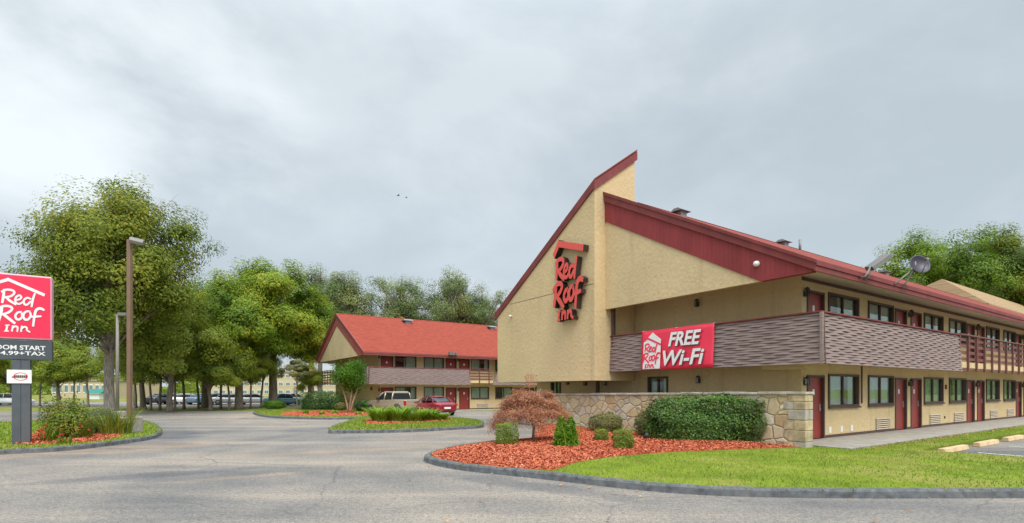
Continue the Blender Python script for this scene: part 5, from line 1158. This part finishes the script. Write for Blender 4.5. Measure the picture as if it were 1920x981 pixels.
# russet japanese maple: weeping dome of fine leaves
mbse = G(1000, 829, .15); MP = empty('japanese_maple', (mbse.x, mbse.y, 0.15), 0, 'weeping russet pink Japanese maple with pale slim trunk in the front mulch bed', 'tree')
k = mbse.y / F; W_ = 72 * k
mb = MB(); mb.tube([(0, 0, 0), (0.02, 0, 0.45), (-0.05, 0.02, 0.75), (-0.12, 0.05, 1.15)], [0.055, 0.045, 0.04, 0.025], 8)
n = 44000; nb = 120
rs = np.random.default_rng(9); az = rs.uniform(0, 6.28, nb); rad = rs.uniform(0.05, 1, nb) ** 0.6
Cb = np.column_stack([rad * W_ * np.cos(az), rad * W_ * 0.85 * np.sin(az), 0.42 + 1.25 * np.sqrt(np.clip(1 - rad ** 2 * 0.95, 0, 1)) * rs.uniform(0.78, 1.03, nb) - 0.12 * rad])
Cb[:, 0] -= 0.08
for i in range(34):
    c = Vector(Cb[i]); mid = Vector((c.x * 0.45, c.y * 0.45, max(0.9, c.z) + 0.12)); mb.tube([(-0.03, 0.02, 0.7), mid, c], [0.022, 0.012, 0.004], 5, cap=False)
mb.build('trunk', M['barkw'], MP)
idx = rs.integers(0, nb, n); d_ = rs.normal(0, 1, (n, 3)); d_ /= np.linalg.norm(d_, axis=1)[:, None]; rr = rs.uniform(0, 1, n) ** 0.6
C = Cb[idx] + d_ * rr[:, None] * np.array([0.26, 0.26, 0.12]); hd = np.hypot(C[:, 0], C[:, 1]); C[:, 2] -= rs.exponential(0.07, n) * (0.4 + hd / W_)
v = leaves_np(C, 0.030, out=np.column_stack([C[:, 0], C[:, 1], np.full(n, .6)]) / W_, up=0.3, asp=0.3)
npmesh('crown', v, 4, M['leafR'], parent=MP, attr=np.clip(0.5 + rs.normal(0, .1, nb)[idx] + rs.normal(0, .2, n), 0, 1))
n = 500; C = np.column_stack([rs.normal(-0.1, .12, n), rs.normal(0, .12, n), rs.uniform(1.65, 2.05, n)]); npmesh('top_sprays', leaves_np(C, 0.024, asp=.35), 4, M['leafR'], parent=MP, attr=np.clip(rs.normal(.6, .2, n), 0, 1))

# left island planting
def flowers(o, n, w, h, mat, name='blossoms', s=0.02, z0=0.2, seed=1):
    rs = np.random.default_rng(seed); d_ = rs.normal(0, 1, (n, 3)); d_ /= np.linalg.norm(d_, axis=1)[:, None]; d_[:, 1] = -np.abs(d_[:, 1])
    c = d_ * np.array([w, w * .8, h / 2]) * rs.uniform(0.85, 1.08, n)[:, None]; c[:, 2] = c[:, 2] + h / 2 * 1.05
    C = np.repeat(c, 6, 0) + rs.normal(0, s * .6, (n * 6, 3)); return npmesh(name, leaves_np(C, s, asp=.9), 4, mat, parent=o)
o = shrub('rose_bush', 96, 826, 82, 78, M['leafY'], 'loose rose bush with a few red flowers right of the sign post', 3600, 0.034, tone=0.6, hh=.12); flowers(o, 22, .62, 1.2, M['petalR'], seed=2)
nb = 30; mb = MB(); rs = np.random.default_rng(4); Ls = []
for i in range(nb):
    a = rs.uniform(0, 6.28); r_ = rs.uniform(.2, .75); e_ = Vector((r_ * math.cos(a), r_ * math.sin(a), rs.uniform(.9, 1.6))); mb.tube([(0, 0, 0), e_ * 0.6 + Vector((0, 0, .1)), e_], [.01, .008, .003], 4)
    q = rs.uniform(.45, 1, 26)[:, None]; Ls.append(np.array(e_)[None, :] * q + rs.normal(0, .05, (26, 3)))
mb.build('canes', M['leafO'], o); Ls = np.concatenate(Ls); npmesh('cane_leaves', leaves_np(Ls, .04), 4, M['leafY'], parent=o, attr=rs.uniform(.1, .7, len(Ls)))
o = shrub('rose_bush', 165, 815, 72, 52, M['leafG'], 'grey green rose bush with white flowers between the other bushes', 5000, 0.03, tone=0.5, hh=.12); flowers(o, 16, .6, .9, M['petalW'], seed=5)
lily('ornamental_grass', 200, 816, 62, 52, M['leafY'], 'yellow green clump of grassy leaves next to the concrete pier', 420, hh=.12, wd=.014, spread=.6, tone=.7)
o = lily('salvia', 82, 829, 44, 26, M['leafL'], 'low red flowering salvia in front of the sign post bushes', 90, hh=.13, wd=.02, tone=.3); flowers(o, 40, .34, .5, M['petalR'], s=.022, seed=7)
o = lily('salvia', 147, 822, 34, 26, M['leafL'], 'red flowering salvia on the right, in front of the grey green rose bush', 90, hh=.13, wd=.02, tone=.3); flowers(o, 36, .3, .55, M['petalR'], s=.022, seed=8)
o = lily('salvia', 112, 833, 26, 16, M['leafL'], 'smallest red salvia, lowest in the mulch before the bushes', 70, hh=.13, wd=.02, tone=.4); flowers(o, 12, .22, .3, M['petalR'], s=.02, seed=9)

# middle island: broad bed of daylilies in several clumps, one row
for i, (px, w, h, lab) in enumerate(((712, 44, 24, 'leftmost daylily clump'), (742, 44, 26, 'second daylily clump from the left'), (772, 44, 24, 'middle daylily clump before the pickup'), (800, 40, 19, 'fourth daylily clump from the left'), (822, 32, 16, 'rightmost and smallest daylily clump'))):
    lily('daylily', px, 791 if px < 780 else 789, w, h, M['leafL'], lab + ' on the middle island', 620, hh=.13, wd=.028, depth=0.8, spread=1.0, tone=.75, group='daylilies on the middle island', cat='plant')
# far island
d0 = 38.0
cm = empty('crape_myrtle', G(655, 774, .13), 0, 'small green multi-stem crape myrtle with pale trunks in front of the second building', 'tree')
rs = np.random.default_rng(12); mb = MB(); kk = cm.location.y / F
for dx in (-.6, .7, .2): mb.tube([(dx * .12, 0, -.05), (dx * .3, .05 * dx, 0.7), (dx * .9, .1, 1.9), (dx * 1.5, .2, 3.1)], [.075, .06, .045, .015], 7)
mb.build('trunk', M['barkp'], cm)
Cc = rs.normal(0, 1, (34, 3)); Cc /= np.linalg.norm(Cc, axis=1)[:, None]; Cc = Cc * (rs.uniform(.2, 1, 34) ** .5)[:, None] * np.array([33 * kk, 33 * kk, 30 * kk]) * .9 + np.array([0, 0, 70 * kk])
n = 11000; idx = rs.integers(0, 34, n); C = Cc[idx] + rs.normal(0, .24, (n, 3)); npmesh('crown', leaves_np(C, .062, up=.4), 4, M['leafL'], parent=cm, attr=np.clip(rs.normal(.12, .12, 34)[idx] + rs.normal(0.02, .12, n), 0, 1))
shrub('round_hedge', 598, 769, 78, 34, M['leafH'], 'wide dark green rounded hedge left of the crape myrtle', 9000, .06, 'box', .7, hh=.13, tone=.4)
shrub('round_shrub', 680, 772, 44, 22, M['leafH'], 'dark green dome shrub right of the crape myrtle', 5000, .055, hh=.13, tone=.45)
shrub('round_shrub', 636, 770, 22, 16, M['leafO'], 'small bronze shrub at the foot of the crape myrtle, left of its trunk', 1800, .05, hh=.13)
shrub('low_shrub', 507, 768, 42, 17, M['leafL'], 'low bright green shrub at the left tip of the far island', 3600, .06, hh=.05, tone=.15)
for i, (px, py) in enumerate(((572, 776), (601, 778), (627, 776), (671, 778))):
    lily('hosta', px, py, 14, 8, M['leafL'], ['hosta tuft in the far mulch, leftmost', 'hosta tuft below the rounded hedge', 'hosta tuft just left of the crape myrtle', 'hosta tuft in the far mulch, rightmost'][i], 70, hh=.14, wd=.04, cat='plant', group='hostas on the far island')
ct = tree_mesh(5.2, 1.9, 3.6, 1.5, 26, 7000, 0.075, M['leafO'], M['bark'], 0.07, seed=51, branch_n=10, name='small_tree', tone=.5)
place(ct, 557, 50, 'small bronze green tree behind the wide rounded hedge', copy=False, s=1.0, group=None)

# ------------------------------------------------------------ far buildings
def block(name, px0, px1, dep, ztop_, floors, label, mat='beige', cols_=14, roof='beige', turn=0.0):
    x0 = (px0 - CX) / F * dep; x1 = (px1 - CX) / F * dep; o = empty(name, (x0, dep, -0.3), turn, label, 'building'); L_ = x1 - x0
    mb = MB(); mb.box(0, L_, 0, 18, 0, ztop_ + 0.3); mb.build('wall', M[mat], o)
    mb = MB(); mb.box(-0.3, L_ + 0.3, -0.3, 18.3, ztop_ + 0.302, ztop_ + 0.7); mb.build('roof', M['conc'], o)
    fh = (ztop_ + 0.3) / floors
    for f in range(floors):
        for c in range(cols_):
            x = (c + .5) * L_ / cols_; w = L_ / cols_ * 0.30
            m2 = MB(); m2.box(x - w, x + w, -0.08, -0.002, f * fh + fh * .32, f * fh + fh * .8); wd_ = m2.build('window', M['plate'], o)
            m2 = MB(); m2.box(x - w * .88, x - w * .05, -0.11, -0.082, f * fh + fh * .37, f * fh + fh * .75); m2.box(x + w * .05, x + w * .88, -0.11, -0.082, f * fh + fh * .37, f * fh + fh * .75); m2.build('pane', M['fwin'], wd_)
    return o
block('apartment_building', 385, 655, 150, 6.6, 3, 'long beige three-storey building with pale blue windows beyond the trees', cols_=20)
block('low_building', 96, 200, 115, 3.6, 1, 'low beige building beyond the lot at left', cols_=9)
o = empty('shop_kiosk', ((174 - CX) / F * 100, 100, -0.2), 0, 'small teal canopy structure in front of the low beige building', 'kiosk')
mb = MB(); mb.box(-1.2, 1.2, 0, 3, 0, 1.0); mb.build('wall', M['white'], o); mb = MB(); mb.prism([(-0.4, 1.1), (3.4, 1.1), (1.5, 2.0)], -1.6, 1.6); mb.build('canopy', simple('teal_canopy', (0.02, 0.18, 0.15)), o)
# two birds in flight
for px, py, dep, lab in ((747, 367, 60, 'dark bird gliding in the grey sky'), (762, 371, 85, 'tiny dark bird farther off, right of the other bird')):
    mb = MB(); s = .22
    mb.tube([(-s, 0, 0), (0, 0, 0.02), (s * .9, 0, 0)], [.01, .055, .01], 8)
    for sy in (1, -1): mb.add([(-.07, 0, .02), (.08, 0, .02), (.03, sy * .26, .09), (-.05, sy * .26, .09), (-.08, sy * .5, .03)], [(0, 1, 2, 3), (3, 2, 4)])
    o = mb.build('bird', M['black']); o.location = ((px - CX) / F * dep, dep, 1.75 + (730 - py) / F * dep); o.rotation_euler = (0, 0, .5); tag(o, lab, 'bird', 'birds in the sky')
